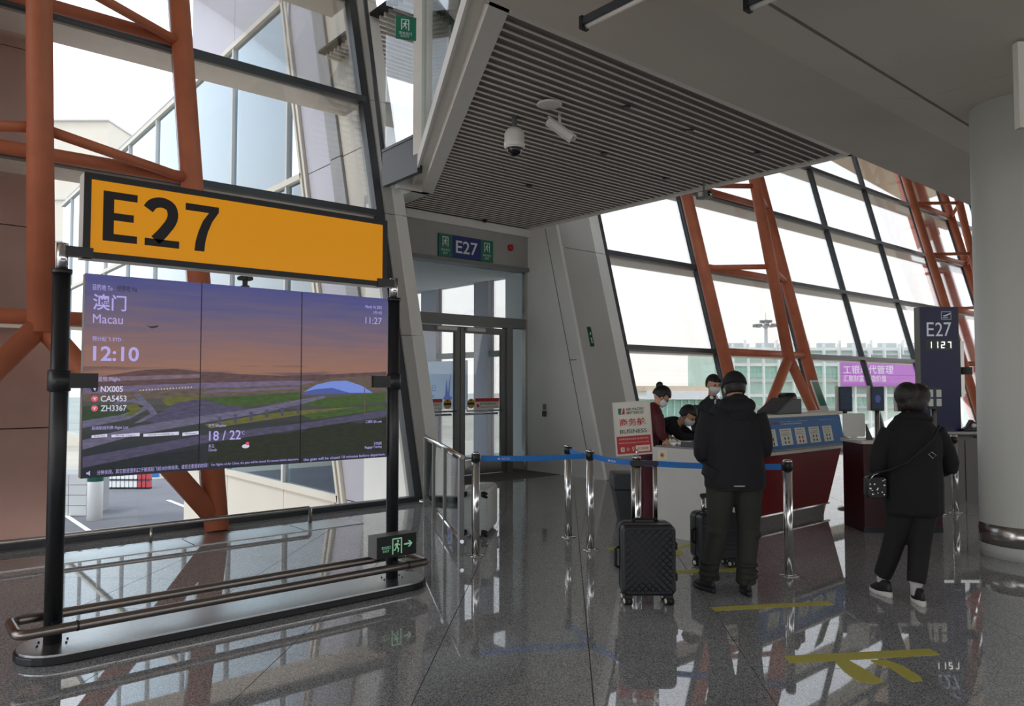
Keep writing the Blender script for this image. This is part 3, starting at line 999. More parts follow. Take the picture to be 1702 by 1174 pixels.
# pale distant blocks at the left
FD = 75
for (lab, x0, x1, y0, y1, d) in (('cream distant block beyond the apron at the left of the boarding bridge', 60, 171, 196, 900, 0), ('low pale distant block behind the yellow sign', 60, 420, 330, 900, 14)):
    b = thing('distant_building', lab, 'building', (FWD * (FD + d) + RGT * ((x0 + x1) / 2 - 851) / FOC * FD).to_tuple()[:2] + (APR,))
    far_box('wall', 'clad_cream', x0, x1, y0, y1, d, d + 12, b)
    far_box('coping', 'far_grey', x0 - 2, x1 + 2, y0 - 3, y0, d - 0.3, d + 12, b)
    for k in range(5):
        yy = y0 + 60 + k * 70
        far_box('band', 'far_grey', x0, x1, yy, yy + 4, d - 0.2, d, b)

# ================================================================== THINGS IN THE HALL
# ------------------------------------------------------------------ low guard rail along the glass
gr = thing('guard_rail', 'low stainless guard rail running along the foot of the glass wall', 'rail', (0.2, 8.1, 0))
MB().tube([(-6.0, 8.1, 0.165), (3.86, 8.1, 0.165), (3.88, 8.1, 0.15), (3.88, 8.1, 0.0)], 0.022, 10).build('handrail', 'stainless', gr, world=True)
for u in (2.18, 0.48, -1.22, -2.92, -4.62):
    MB().tube([(u, 8.1, 0.0), (u, 8.1, 0.15)], 0.013, 8).build('post', 'stainless', gr, world=True)

# ------------------------------------------------------------------ gate information stand: yellow sign, video wall, posts, bumper rail
st = thing('gate_sign_stand', 'tall gate stand with yellow E27 sign above a three-panel video screen', 'gate sign', (2.0, 5.12, 0))
PL, PR, PV = 0.86, 3.165, 5.16
def stadium(x0, x1, y0, y1, n=12):
    r = (y1 - y0) / 2
    c = (y0 + y1) / 2
    pts = []
    for i in range(n + 1):
        w = -PI / 2 + PI * i / n
        pts.append((x1 - r + r * math.cos(w), c + r * math.sin(w)))
    for i in range(n + 1):
        w = PI / 2 + PI * i / n
        pts.append((x0 + r + r * math.cos(w), c + r * math.sin(w)))
    return pts
sp = stadium(0.66, 3.42, 4.90, 5.36)
MB().prism([(x, y, 0.0) for x, y in sp], (0, 0, 0.045)).build('base_skirt', 'black_satin', st, world=True, bevel=0.008)
sp2 = stadium(0.675, 3.405, 4.915, 5.345)
MB().prism([(x, y, 0.045) for x, y in sp2], (0, 0, 0.012)).build('base_plate', 'steel_plate', st, world=True)
for u in (PL, PR):
    MB().tube([(u, PV, 0.057), (u, PV, 2.25)], 0.048, 22).build('post', 'black_satin', st, world=True)
    MB().tube([(u, PV, 2.25), (u, PV, 2.42)], 0.032, 18).build('post_tip', 'chrome', st, world=True)
    MB().lathe([(0.052, 2.235), (0.056, 2.24), (0.056, 2.262), (0.03, 2.266)], (u, PV, 0), 22).build('post_cap', 'black_satin', st, world=True)
    MB().lathe([(0.05, 1.53), (0.062, 1.535), (0.062, 1.655), (0.05, 1.66)], (u, PV, 0), 22).build('collar', 'black_satin', st, world=True)
    s = 1 if u < 2 else -1
    MB().box((min(u, u + s * 0.2), PV - 0.04, 1.55), (max(u, u + s * 0.2), PV + 0.04, 1.64)).build('bracket', 'black_satin', st, world=True)
    MB().box((min(u, u + s * 0.16), PV - 0.03, 2.345), (max(u, u + s * 0.16), PV + 0.03, 2.405)).build('bracket', 'black_satin', st, world=True)
    for a in range(6):
        w = a * PI / 3 + 0.3
        MB().lathe([(0.006, 0.057), (0.006, 0.064), (0.0, 0.066)], (u + 0.085 * math.cos(w), PV + 0.075 * math.sin(w), 0), 8).build('bolt', 'black_plastic', st, world=True)
# bumper rail loop
BZ = 0.185
loop = [(0.63, 4.965, BZ), (3.36, 4.965, BZ)]
def arc(cx, cy, r, a0, a1, n=5):
    return [(cx + r * math.cos(a0 + (a1 - a0) * i / n), cy + r * math.sin(a0 + (a1 - a0) * i / n), BZ) for i in range(n + 1)]
rr = 0.055
pts = arc(3.38 - rr, 4.965 + rr, rr, -PI / 2, 0) + arc(3.38 - rr, 5.30 - rr, rr, 0, PI / 2) + arc(0.66 + rr, 5.30 - rr, rr, PI / 2, PI) + arc(0.66 + rr, 4.965 + rr, rr, PI, 1.5 * PI)
MB().tube(pts, 0.029, 14, closed=True).build('bumper_rail', 'brushed_brown', st, world=True)
for u in (PL, PR):
    for yy in (4.965, 5.30):
        MB().box((u - 0.018, min(yy, PV), BZ - 0.012), (u + 0.018, max(yy, PV), BZ + 0.012)).build('rail_arm', 'black_satin', st, world=True)
for u in (PL + 0.09, PR + 0.02):
    MB().tube([(u - 0.006, 4.965, BZ), (u + 0.006, 4.965, BZ)], 0.031, 14).build('rail_joint', 'black_satin', st, world=True)
# yellow light box
YX0, YX1, YZ0, YZ1, YV = 0.965, 3.09, 2.345, 2.87, 5.15
flat('sign_yellow', lin(206, 136, 16), 0.56)
MATS['sign_yellow'].node_tree.nodes['Principled BSDF'].inputs['Base Color'].default_value = (*lin(206, 136, 16), 1)
MB().box((YX0, YV + 0.006, YZ0), (YX1, YV + 0.13, YZ1)).build('sign_box', 'alu_light', st, world=True)
mat('sign_frame', lin(34, 36, 44), 0.45)
fr = MB()
w = 0.038
fr.box((YX0, YV - 0.012, YZ0), (YX1, YV + 0.006, YZ0 + w)).box((YX0, YV - 0.012, YZ1 - w), (YX1, YV + 0.006, YZ1)).box((YX0, YV - 0.012, YZ0 + w), (YX0 + w, YV + 0.006, YZ1 - w)).box((YX1 - w, YV - 0.012, YZ0 + w), (YX1, YV + 0.006, YZ1 - w))
fr.build('sign_bezel', 'sign_frame', st, world=True)
sf = MB().box((YX0 + w, YV - 0.004, YZ0 + w), (YX1 - w, YV + 0.004, YZ1 - w)).build('sign_face', 'sign_yellow', st, world=True)
ypl = (Vector((0, YV - 0.004, 0)), X_, Z_)
def ub(x0, y0, x1, y1, v):          # picture box -> plane box on y = v (left-bottom, right-top)
    a, b = on_y(x0, y0, v), on_y(x1, y1, v)
    return (a.x, a.z, b.x, b.z)
mat('sign_ink', lin(34, 32, 36), 0.6)
zb = on_y(200, 403, YV).z
zt = on_y(200, 321, YV).z
def stroke(pts, w, sub=6):
    P = [Vector((x, y)) for x, y in pts]
    D = []
    for i in range(len(P) - 1):
        p0, p1, p2, p3 = P[max(i - 1, 0)], P[i], P[i + 1], P[min(i + 2, len(P) - 1)]
        for k in range(sub):
            t = k / sub
            D.append(0.5 * ((2 * p1) + (p2 - p0) * t + (2 * p0 - 5 * p1 + 4 * p2 - p3) * t * t + (3 * p1 - p0 - 3 * p2 + p3) * t ** 3))
    D.append(P[-1])
    A, B = [], []
    for i, p in enumerate(D):
        t = (D[min(i + 1, len(D) - 1)] - D[max(i - 1, 0)]).normalized()
        n = Vector((-t.y, t.x)) * w / 2
        A.append(tuple(p + n))
        B.append(tuple(p - n))
    return A, B
def glyph(ch, x0, x1):
    a0, a1 = on_y(x0, 360, YV).x, on_y(x1, 370, YV).x
    W, H = a1 - a0, zt - zb
    sc = lambda L: [(a0 + x * W, zb + y * H) for x, y in L]
    mb = MB()
    pl_ = ypl
    def quads(A, B):
        for i in range(len(A) - 1):
            mb.prism([plane_pt(pl_, *p, 0.0005) for p in (A[i], B[i], B[i + 1], A[i + 1])], -Y_ * 0.002)
    def pol(L):
        mb.prism([plane_pt(pl_, *p, 0.0005) for p in L], -Y_ * 0.002)
    if ch == 'E':
        pol(sc([(0, 0), (0.31, 0), (0.31, 1), (0, 1)]))
        for y0, y1, xr in ((0, 0.15, 1.0), (0.425, 0.575, 0.89), (0.85, 1.0, 0.99)):
            pol(sc([(0.31, y0), (xr, y0), (xr, y1), (0.31, y1)]))
    elif ch == '7':
        pol(sc([(0, 0.85), (0.70, 0.85), (1, 0.88), (1, 1), (0, 1)]))
        R = sc([(1.0, 0.885), (0.80, 0.66), (0.67, 0.42), (0.60, 0.20), (0.575, 0.0)])
        L = sc([(0.70, 0.85), (0.52, 0.66), (0.39, 0.42), (0.31, 0.20), (0.28, 0.0)])
        quads(L, R)
    else:
        A, B = stroke(sc([(0.085, 0.755), (0.22, 0.875), (0.47, 0.925), (0.72, 0.86), (0.80, 0.70), (0.74, 0.53), (0.55, 0.33), (0.40, 0.20), (0.30, 0.125)]), 0.066)
        quads(A, B)
        pol(sc([(0.0, 0.0), (1.0, 0.0), (1.0, 0.15), (0.0, 0.15)]))
    mb.build('letter', 'sign_ink', sf, world=True)
glyph('E', 171, 228)
glyph('2', 241, 298)
glyph('7', 308, 363)
# video wall of three portrait panels
SX = [0.985, 1.672, 2.383, 3.105]
SZ0, SZ1, SV = 1.005, 2.25, 5.15
sm = bpy.data.materials.new('screen_picture')
sm.use_nodes = True
n_, L_ = sm.node_tree.nodes, sm.node_tree.links
pb = n_['Principled BSDF']
pb.inputs['Base Color'].default_value = (0.02, 0.02, 0.025, 1)
pb.inputs['Roughness'].default_value = 0.45
geo = n_.new('ShaderNodeNewGeometry')
sep = n_.new('ShaderNodeSeparateXYZ')
L_.new(geo.outputs['Position'], sep.inputs[0])
mp = n_.new('ShaderNodeMapping')
mp.inputs['Scale'].default_value = (0.8, 0.0, 11.0)
mp.inputs['Rotation'].default_value = (0, math.radians(-4), 0)
L_.new(geo.outputs['Position'], mp.inputs['Vector'])
nz = n_.new('ShaderNodeTexNoise')
nz.inputs['Scale'].default_value = 2.2
nz.inputs['Detail'].default_value = 5
L_.new(mp.outputs[0], nz.inputs['Vector'])
mr = n_.new('ShaderNodeMapRange')
mr.inputs['From Min'].default_value = SZ0
mr.inputs['From Max'].default_value = SZ1
L_.new(sep.outputs['Z'], mr.inputs['Value'])
ad = n_.new('ShaderNodeMath')
ad.operation = 'MULTIPLY_ADD'
ad.inputs[1].default_value = 0.30
L_.new(nz.outputs['Fac'], ad.inputs[0])
sb = n_.new('ShaderNodeMath')
sb.operation = 'SUBTRACT'
sb.inputs[1].default_value = 0.15
L_.new(mr.outputs[0], sb.inputs[0])
L_.new(sb.outputs[0], ad.inputs[2])
rp = n_.new('ShaderNodeValToRGB')
els = [(0.0, (32, 36, 45)), (0.14, (38, 43, 48)), (0.28, (56, 60, 60)), (0.40, (84, 82, 80)), (0.455, (94, 82, 96)), (0.49, (104, 82, 84)), (0.535, (152, 110, 92)), (0.62, (142, 106, 98)), (0.75, (118, 98, 112)), (0.88, (94, 88, 126)), (1.0, (74, 76, 134))]
cr = rp.color_ramp
cr.elements[0].position, cr.elements[0].color = els[0][0], (*lin(*els[0][1]), 1)
cr.elements[1].position, cr.elements[1].color = els[-1][0], (*lin(*els[-1][1]), 1)
for p_, c_ in els[1:-1]:
    e = cr.elements.new(p_)
    e.color = (*lin(*c_), 1)
L_.new(ad.outputs[0], rp.inputs[0])
L_.new(rp.outputs[0], pb.inputs['Emission Color'])
pb.inputs['Emission Strength'].default_value = 0.85
MATS['screen_picture'] = sm
mat('screen_side', lin(206, 206, 204), 0.4)
scr = []
for k in range(3):
    a, b = SX[k] + (0.0 if k == 0 else 0.0015), SX[k + 1] - (0.0015 if k < 2 else 0)
    o = MB().box((a, SV, SZ0), (b, SV + 0.012, SZ1)).build('screen', 'screen_picture', st, world=True)
    MB().box((a, SV + 0.012, SZ0), (b, SV + 0.075, SZ1)).build('screen_case', 'screen_side', o, world=True)
    scr.append(o)
for x_ in SX[1:3]:
    MB().box((x_ - 0.0025, SV - 0.0046, SZ0), (x_ + 0.0025, SV, SZ1)).build('panel_joint', 'black_satin', st, world=True)
# picture content: roads, fields, bridge, dome, lettering
spl = (Vector((0, SV, 0)), X_, Z_)
def pxs(*pts):
    out = []
    for x, y in pts:
        q = on_y(x, y, SV)
        out.append((min(max(q.x, SX[0]), SX[3]), min(max(q.z, SZ0), SZ1)))
    return out
C = {'field': (70, 92, 52), 'field2': (104, 104, 58), 'field3': (58, 74, 56), 'road': (108, 104, 128), 'road2': (84, 80, 104), 'haze': (128, 108, 118), 'dome': (112, 134, 206), 'dome2': (72, 88, 150), 'bush': (48, 52, 42), 'dark': (44, 48, 52), 'lamp': (196, 184, 128), 'city': (104, 92, 84), 'hill': (98, 76, 78), 'bay': (116, 104, 132)}
def scr_mat(name, c):          # lit picture colour with fine broken detail
    m = flat(name, c, 0.8)
    n, L = m.node_tree.nodes, m.node_tree.links
    g = n.new('ShaderNodeNewGeometry')
    mp_ = n.new('ShaderNodeMapping')
    mp_.inputs['Scale'].default_value = (9, 0, 34)
    t = n.new('ShaderNodeTexNoise')
    t.inputs['Scale'].default_value = 2.0
    t.inputs['Detail'].default_value = 8
    r = n.new('ShaderNodeMapRange')
    r.inputs['From Min'].default_value = 0.3
    r.inputs['From Max'].default_value = 0.7
    r.inputs['To Min'].default_value = 0.6
    r.inputs['To Max'].default_value = 1.0
    L.new(g.outputs['Position'], mp_.inputs['Vector'])
    L.new(mp_.outputs[0], t.inputs['Vector'])
    L.new(t.outputs['Fac'], r.inputs['Value'])
    L.new(r.outputs[0], n['Principled BSDF'].inputs['Emission Strength'])
for kname, c in C.items():
    (flat if kname in ('dome', 'dome2', 'lamp') else scr_mat)('scr_' + kname, lin(*c))
flat('scr_text', lin(176, 166, 226), 0.95)
flat('scr_white', lin(206, 204, 226), 0.95)
flat('scr_red', lin(214, 96, 110), 0.9)
flat('scr_ink', lin(40, 40, 52), 0.9)
def art(m, pts, h, nm='picture'):
    xs = sum(p[0] for p in pts) / len(pts)
    patch(scr[0 if xs < 310 else (1 if xs < 500 else 2)], nm, 'scr_' + m, spl, pxs(*pts), h, 0.0002)
art('hill', [(137, 632), (180, 624), (240, 615), (290, 613), (333, 618), (400, 622), (470, 625), (560, 622), (642, 618), (642, 640), (137, 645)], 0.0003)
art('bay', [(137, 645), (240, 640), (333, 637), (470, 633), (530, 634), (500, 642), (333, 648), (137, 655)], 0.0006)
art('city', [(137, 655), (333, 646), (500, 640), (560, 628), (642, 624), (642, 652), (500, 654), (333, 660), (137, 668)], 0.0009)
art('field', [(330, 662), (498, 652), (498, 664), (440, 672), (330, 684)], 0.0012)
art('field', [(520, 664), (640, 652), (640, 668), (560, 678), (505, 674)], 0.0012)
art('field2', [(268, 664), (296, 658), (332, 662), (332, 674), (300, 678), (276, 674)], 0.0014)
art('field3', [(137, 690), (190, 684), (240, 672), (232, 690), (180, 704), (137, 712)], 0.0012)
art('road', [(137, 700), (200, 690), (240, 676), (222, 656), (232, 655), (252, 676), (215, 697), (137, 712)], 0.0016)
art('road2', [(242, 700), (290, 672), (330, 668), (400, 676), (420, 682), (330, 692), (262, 705)], 0.0015)
art('road', [(137, 732), (230, 708), (333, 692), (430, 678), (500, 664), (540, 658), (540, 662), (500, 672), (430, 688), (333, 704), (230, 722), (137, 748)], 0.002)
art('field2', [(340, 706), (430, 690), (500, 682), (600, 676), (500, 690), (420, 702), (350, 712)], 0.0014)
art('field', [(500, 690), (640, 672), (640, 680), (520, 698)], 0.0014)
art('road2', [(137, 760), (333, 724), (500, 704), (642, 682), (642, 692), (500, 714), (333, 738), (137, 778)], 0.0018)
art('road', [(190, 668), (222, 664), (250, 672), (262, 688), (236, 702), (222, 704), (250, 688), (242, 676), (220, 669), (190, 672)], 0.0021)
art('road2', [(300, 668), (330, 664), (362, 668), (362, 671), (330, 668), (304, 672), (282, 684), (262, 698), (256, 698), (278, 680)], 0.0022)
art('field2', [(206, 674), (226, 672), (236, 680), (222, 690), (204, 694), (216, 684)], 0.0019)
art('bay', [(340, 650), (498, 643), (498, 646), (340, 654)], 0.0016)
art('city', [(333, 656), (498, 648), (498, 652), (333, 661)], 0.0018)
art('field3', [(137, 676), (180, 672), (196, 678), (180, 690), (137, 694)], 0.0011)
art('haze', [(137, 628), (333, 622), (333, 628), (137, 636)], 0.0004)
for k in range(6):
    x = 362 + k * 26
    art('road2', [(x, 694 - k * 4), (x + 6, 693 - k * 4), (x + 5, 708 - k * 4), (x + 1, 708 - k * 4)], 0.0022)
art('dome2', [(502, 656), (520, 647), (545, 640), (580, 640), (618, 654), (560, 655)], 0.0024)
art('dome', [(504, 652), (525, 640), (550, 634), (575, 633), (600, 641), (619, 653), (580, 653), (552, 645), (525, 647)], 0.0027)
art('bush', [(500, 720), (520, 706), (560, 700), (600, 704), (642, 694), (642, 748), (500, 758)], 0.0016)
art('bush', [(345, 725), (400, 716), (470, 722), (498, 716), (498, 760), (345, 768)], 0.0015)
art('dark', [(137, 772), (333, 746), (333, 780), (137, 794)], 0.0013)
for k in range(18):
    art('lamp', [(232 + k * 5, 648 - k * 0.3), (234 + k * 5, 648 - k * 0.3), (234 + k * 5, 650 - k * 0.3), (232 + k * 5, 650 - k * 0.3)], 0.0014)
art('city', [(605, 646), (606.5, 646), (606.5, 690), (605, 690)], 0.0030)
art('ink', [(242, 541), (250, 543), (258, 542), (264, 541), (262, 544), (252, 546)], 0.0012)
spt = (Vector((0, SV - 0.0032, 0)), X_, Z_)
def st_text(s, x0, y0, x1, y1, m='scr_text', bold=0.0):
    # (x0, y0) upper left, (x1, y1) lower right in the picture
    a = on_y(x0, y1, SV)
    b = on_y(x1, y0, SV)
    al = on_y(x0, y0, SV)
    q = (a.x, a.z, b.x, al.z)
    text(s, q, spt, m, scr[0 if (x0 + x1) / 2 < 334 else (1 if (x0 + x1) / 2 < 501 else 2)], bold=bold, thick=0.0003)
st_text('目的地 To', 154, 472, 187, 482)
st_text('经停地 Via', 194, 474, 228, 484, 'scr_ink')
st_text('澳门', 154, 488, 210, 515, bold=0.012)
st_text('Macau', 154, 522, 204, 537)
st_text('预计起飞 ETD', 153, 559, 201, 567)
st_text('12:10', 154, 575, 231, 600, bold=0.02)
st_text('航班号 Flight', 152, 626, 200, 635)
for k, s in enumerate(('NX005', 'CA5453', 'ZH3367')):
    st_text(s, 167, 642 + 16 * k, 204 + (6 if k else 0), 652 + 16 * k, 'scr_white', 0.012)
for k, c in enumerate(('ink', 'red', 'red')):
    q = on_y(157, 647 + 16 * k, SV)
    t_ = patch(scr[0], 'logo', 'scr_' + c, (Vector((0, SV - 0.003, 0)), X_, Z_), disc(q.x, q.z, 0.019, 16), 0.0, 0.0003)
    wing = [(-0.010, 0.010), (0.002, 0.004), (0.014, 0.012), (0.004, -0.002), (0.004, -0.014), (-0.003, -0.003)]
    patch(t_, 'logo_mark', 'scr_white', (Vector((0, SV - 0.0034, 0)), X_, Z_), [(q.x + a * (1 if k != 2 else -1), q.z + b) for a, b in wing], 0.0, 0.0003)
st_text('后续航班列表 Flight List', 152, 709, 213, 716)
for x0, x1, s in ((152, 178, '预计起飞时间'), (185, 232, '航班 Flight'), (238, 297, '目的地 To/经停地 Via'), (303, 330, '状态 Remarks')):
    art('white', [(x0, 724 - (x0 - 152) * 0.03), (x1, 722 - (x1 - 152) * 0.03), (x1, 727.5 - (x1 - 152) * 0.03), (x0, 728 - (x0 - 152) * 0.02)], 0.0030, 'label_bar')
    yy = 724 - (x0 - 152) * 0.03
    st_text(s, x0 + (x1 - x0) * 0.15, yy + 0.2, x1 - (x1 - x0) * 0.15, yy + 3.0, 'scr_ink')
st_text('天气 Weather', 346, 705, 376, 711)
st_text('18 / 22', 347, 717, 400, 733, 'scr_text', 0.01)
st_text('°C', 400, 717, 406, 723)
st_text('多云', 346, 739, 356, 745)
st_text('Cloudy', 346, 746, 360, 752)
q = on_y(408, 742, SV)
cl = patch(scr[1], 'weather_icon', 'scr_white', (Vector((0, SV - 0.003, 0)), X_, Z_), disc(q.x, q.z, 0.026, 16, 0.014), 0, 0.0003)
patch(cl, 'icon_sun', 'scr_red', (Vector((0, SV - 0.0032, 0)), X_, Z_), disc(q.x + 0.012, q.z + 0.018, 0.012, 12), 0, 0.0003)
st_text('March 14, 2023', 607, 507, 634, 513)
st_text('3月14日', 620, 517, 634, 522)
st_text('11:27', 607, 527, 634, 538)
st_text('二维码 QR code', 607, 699, 634, 704)
st_text('行李追踪', 621, 735, 634, 740)
st_text('Baggage Tracking', 606, 742, 634, 747)
st_text('分钟关闭，其它航班登机口于航班起飞前10分钟关闭，请您注意登机时间！', 161, 782, 345, 790)
st_text('For flights of Air China, the gate will be closed 15 minutes before departure,', 351, 771, 496, 776)
st_text('the gate will be closed 10 minutes before departure.', 504, 762, 640, 768)
q = on_y(147, 787, SV)
patch(scr[0], 'speaker_icon', 'scr_text', spt, [(q.x - 0.012, q.z - 0.006), (q.x - 0.004, q.z - 0.006), (q.x + 0.008, q.z - 0.016), (q.x + 0.008, q.z + 0.016), (q.x - 0.004, q.z + 0.006), (q.x - 0.012, q.z + 0.006)], 0, 0.0003)

# webcam on top of the screen
c0 = on_y(410, 478, SV)
wc = thing('webcam', 'small black webcam clipped on top of the video screen', 'camera', (c0.x, SV + 0.03, SZ1))
MB().box((-0.02, -0.03, 0.0), (0.02, 0.03, 0.012)).build('clip', 'black_plastic', wc)
MB().box((-0.014, -0.012, 0.012), (0.014, 0.012, 0.05)).build('stem', 'black_plastic', wc)
MB().rbox((-0.048, -0.025, 0.048), (0.048, 0.025, 0.076), 0.013, 5, 1).build('head', 'black_plastic', wc)
MB().lathe([(0.010, 0), (0.010, 0.004), (0.0, 0.004)], (0, -0.025, 0.062), 12, (0, -1, 0)).build('lens', 'dark_dome', wc)

# exit sign box on the right-hand post
ex = thing('exit_sign', 'dark exit box with green running man and arrow low on the gate stand post', 'exit sign', (3.2, 5.07, 0.25))
EXV = 4.98
a = on_y(626, 921, EXV)
b = on_y(691, 879, EXV)
EX0, EX1, EZ0, EZ1 = a.x, b.x, 0.262, 0.425
MB().box((EX0, EXV, EZ0), (EX1, EXV + 0.13, EZ1)).build('case', 'frame_grey', ex, world=True, bevel=0.004)
MB().box((EX0, EXV - 0.008, EZ0), (EX1, EXV, EZ1)).build('face', 'sign_black', ex, world=True)
flat('exit_glow', lin(132, 186, 150), 0.75)
epl = (Vector((0, EXV - 0.008, 0)), X_, Z_)
W_ = EX1 - EX0
def running_man(parent, pl_, x, z, h, m, m2=None, door=True):
    if door:
        for p in (rect(x - 0.36 * h, z - 0.5 * h, x - 0.28 * h, z + 0.5 * h), rect(x + 0.28 * h, z - 0.5 * h, x + 0.36 * h, z + 0.5 * h), rect(x - 0.28 * h, z + 0.42 * h, x + 0.28 * h, z + 0.5 * h)):
            patch(parent, 'pictogram', m, pl_, p)
    patch(parent, 'pictogram', m, pl_, disc(x + 0.06 * h, z + 0.29 * h, 0.075 * h, 12), 0.001)
    body = [(-0.14, 0.16), (0.05, 0.19), (0.22, 0.05), (0.18, 0.0), (0.08, 0.08), (0.03, -0.06), (0.14, -0.16), (0.10, -0.40), (0.03, -0.40), (0.05, -0.19), (-0.06, -0.10), (-0.12, -0.26), (-0.26, -0.28), (-0.26, -0.22), (-0.16, -0.19), (-0.10, 0.0), (-0.08, 0.09), (-0.16, 0.02), (-0.21, 0.05)]
    patch(parent, 'pictogram', m, pl_, [(x + a_ * h, z + b_ * h) for a_, b_ in body], 0.001)
running_man(ex, epl, EX0 + W_ * 0.5, (EZ0 + EZ1) / 2, 0.12, 'exit_glow')
ax_, az_ = EX0 + W_ * 0.68, (EZ0 + EZ1) / 2 + 0.005
patch(ex, 'arrow', 'exit_glow', epl, [(ax_, az_ - 0.006), (ax_ + 0.05, az_ - 0.006), (ax_ + 0.035, az_ - 0.024), (ax_ + 0.05, az_ - 0.024), (ax_ + 0.075, az_), (ax_ + 0.05, az_ + 0.024), (ax_ + 0.035, az_ + 0.024), (ax_ + 0.05, az_ + 0.006), (ax_, az_ + 0.006)])
text('安全出口', (EX0 + W_ * 0.11, EZ0 + 0.068, EX0 + W_ * 0.33, EZ0 + 0.092), epl, 'exit_glow', ex)
text('EXIT', (EX0 + W_ * 0.14, EZ0 + 0.045, EX0 + W_ * 0.30, EZ0 + 0.060), epl, 'exit_glow', ex)

# ------------------------------------------------------------------ glass barrier beside the stand
gb = thing('glass_barrier', 'glass barrier with steel handrail running toward the gate door', 'barrier', (4.85, 6.9, 0))
A, B = Vector((5.50, 8.16, 0)), Vector((4.18, 5.60, 0))
dv = (B - A).normalized()
nn = Vector((-dv.y, dv.x, 0))
def bar(name, m, p, q, w, z0, z1):
    P = []
    for z in (z0, z1):
        for c, s in ((p, -1), (q, -1), (q, 1), (p, 1)):
            P.append(tuple(c + nn * w * s + Z_ * z))
    return MB().hexa(P).build(name, m, gb, world=True)
for t in (0.0, 0.30, 0.62, 0.975):
    p = A + (B - A) * t
    hl = 0.055 if t > 0.9 else 0.032
    bar('post', 'frame_grey', p - dv * hl, p + dv * hl, 0.022, 0.0, 0.89)
MB().tube([A - dv * 0.06 + Z_ * 0.0, A - dv * 0.06 + Z_ * 0.86, A - dv * 0.03 + Z_ * 0.905, B + dv * 0.02 + Z_ * 0.905], 0.022, 12).build('handrail', 'chrome', gb, world=True)
MB().tube([A + Z_ * 0.13, B + Z_ * 0.13], 0.018, 10).build('bottom_rail', 'chrome', gb, world=True)
for t0, t1_ in ((0.03, 0.27), (0.33, 0.59), (0.65, 0.945)):
    bar('pane', 'glass_rail', A + (B - A) * t0, A + (B - A) * t1_, 0.006, 0.16, 0.86)

# ------------------------------------------------------------------ queue posts with blue belts
def stanchion(label, p, to=None, extra=None):
    t = thing('queue_post', label, 'queue post', (p[0], p[1], 0))
    MB().lathe([(0.075, 0.0), (0.075, 0.006), (0.045, 0.014), (0.038, 0.016)], seg=24).build('floor_flange', 'chrome', t)
    MB().lathe([(0.037, 0.016), (0.037, 0.86)], seg=24).build('tube', 'chrome', t)
    MB().lathe([(0.037, 0.86), (0.041, 0.862), (0.041, 0.925), (0.037, 0.93)], seg=24).build('belt_head', 'black_plastic', t)
    MB().lathe([(0.038, 0.93), (0.038, 0.942), (0.030, 0.95), (0.0, 0.952)], seg=24).build('cap', 'chrome', t)
    if to is not None:
        a, b = Vector((p[0], p[1], 0)), Vector((to[0], to[1], 0))
        d = (b - a).normalized()
        n = Vector((-d.y, d.x, 0)) * 0.001
        a += d * 0.05
        b -= d * 0.05
        sag = []
        N = 10
        top, bot = [], []
        mb = MB()
        P = []
        for i in range(N + 1):
            q = a + (b - a) * (i / N)
            dz = -0.012 * math.sin(PI * i / N)
            for s, z in ((-1, 0.866), (1, 0.866), (1, 0.916), (-1, 0.916)):
                P.append(tuple(q + n * s + Z_ * (z + dz)))
        F = []
        for i in range(N):
            for j in range(4):
                F.append((i * 4 + j, i * 4 + (j + 1) % 4, (i + 1) * 4 + (j + 1) % 4, (i + 1) * 4 + j))
        F += [(0, 1, 2, 3), (N * 4, N * 4 + 1, N * 4 + 2, N * 4 + 3)]
        be = mb.add(P, F).build('belt', 'belt_blue', t, world=True)
        MB().prism([tuple(b + d * 0.01 + Z_ * 0.875 + n * s * 6) for s in (-1, 1)] + [tuple(b + d * 0.02 + Z_ * 0.875 + n * s * 6) for s in (1, -1)], (0, 0, 0.04)).build('belt_clip', 'black_plastic', be, world=True)
        rt = d if d.dot(RGT) > 0 else -d
        return t, be, (a + (b - a) * 0.5, rt)
    return t, None, None
s1, s2, s3, s4, s5, s6 = (4.29, 5.54), (5.52, 5.57), (5.26, 5.01), (5.10, 4.30), (5.80, 3.28), (10.22, 3.55)
_, be, (mid, rt) = stanchion('chrome queue post next to the glass barrier, blue belt to its right', s1, s3)
bpl_ = (mid + Vector((0, 0, 0)) - (rt.cross(Z_)) * -0.002, rt, Z_)
text('◉ BCIA', (-0.35, 0.872, -0.23, 0.892), bpl_, 'ad_blue', be)
stanchion('chrome queue post farthest back, blue belt to the post in front', s2, s3)
_, be, (mid, rt) = stanchion('chrome queue post where three blue belts meet in front of the grey pier', s3, s4)
text('◉ BCIA', (-0.06, 0.865, 0.06, 0.885), (mid + rt.cross(Z_) * 0.002, rt, Z_), 'print_white', be)
_, be, (mid, rt) = stanchion('chrome queue post carrying the red and white business class sign', s4, s5)
text('◉ BCIA', (0.20, 0.866, 0.32, 0.886), (mid + rt.cross(Z_) * 0.002, rt, Z_), 'print_white', be)
stanchion('chrome queue post in front of the red counter, beside the man in a cap', s5)
stanchion('chrome queue post beside the steel desk left of the round column', s6)

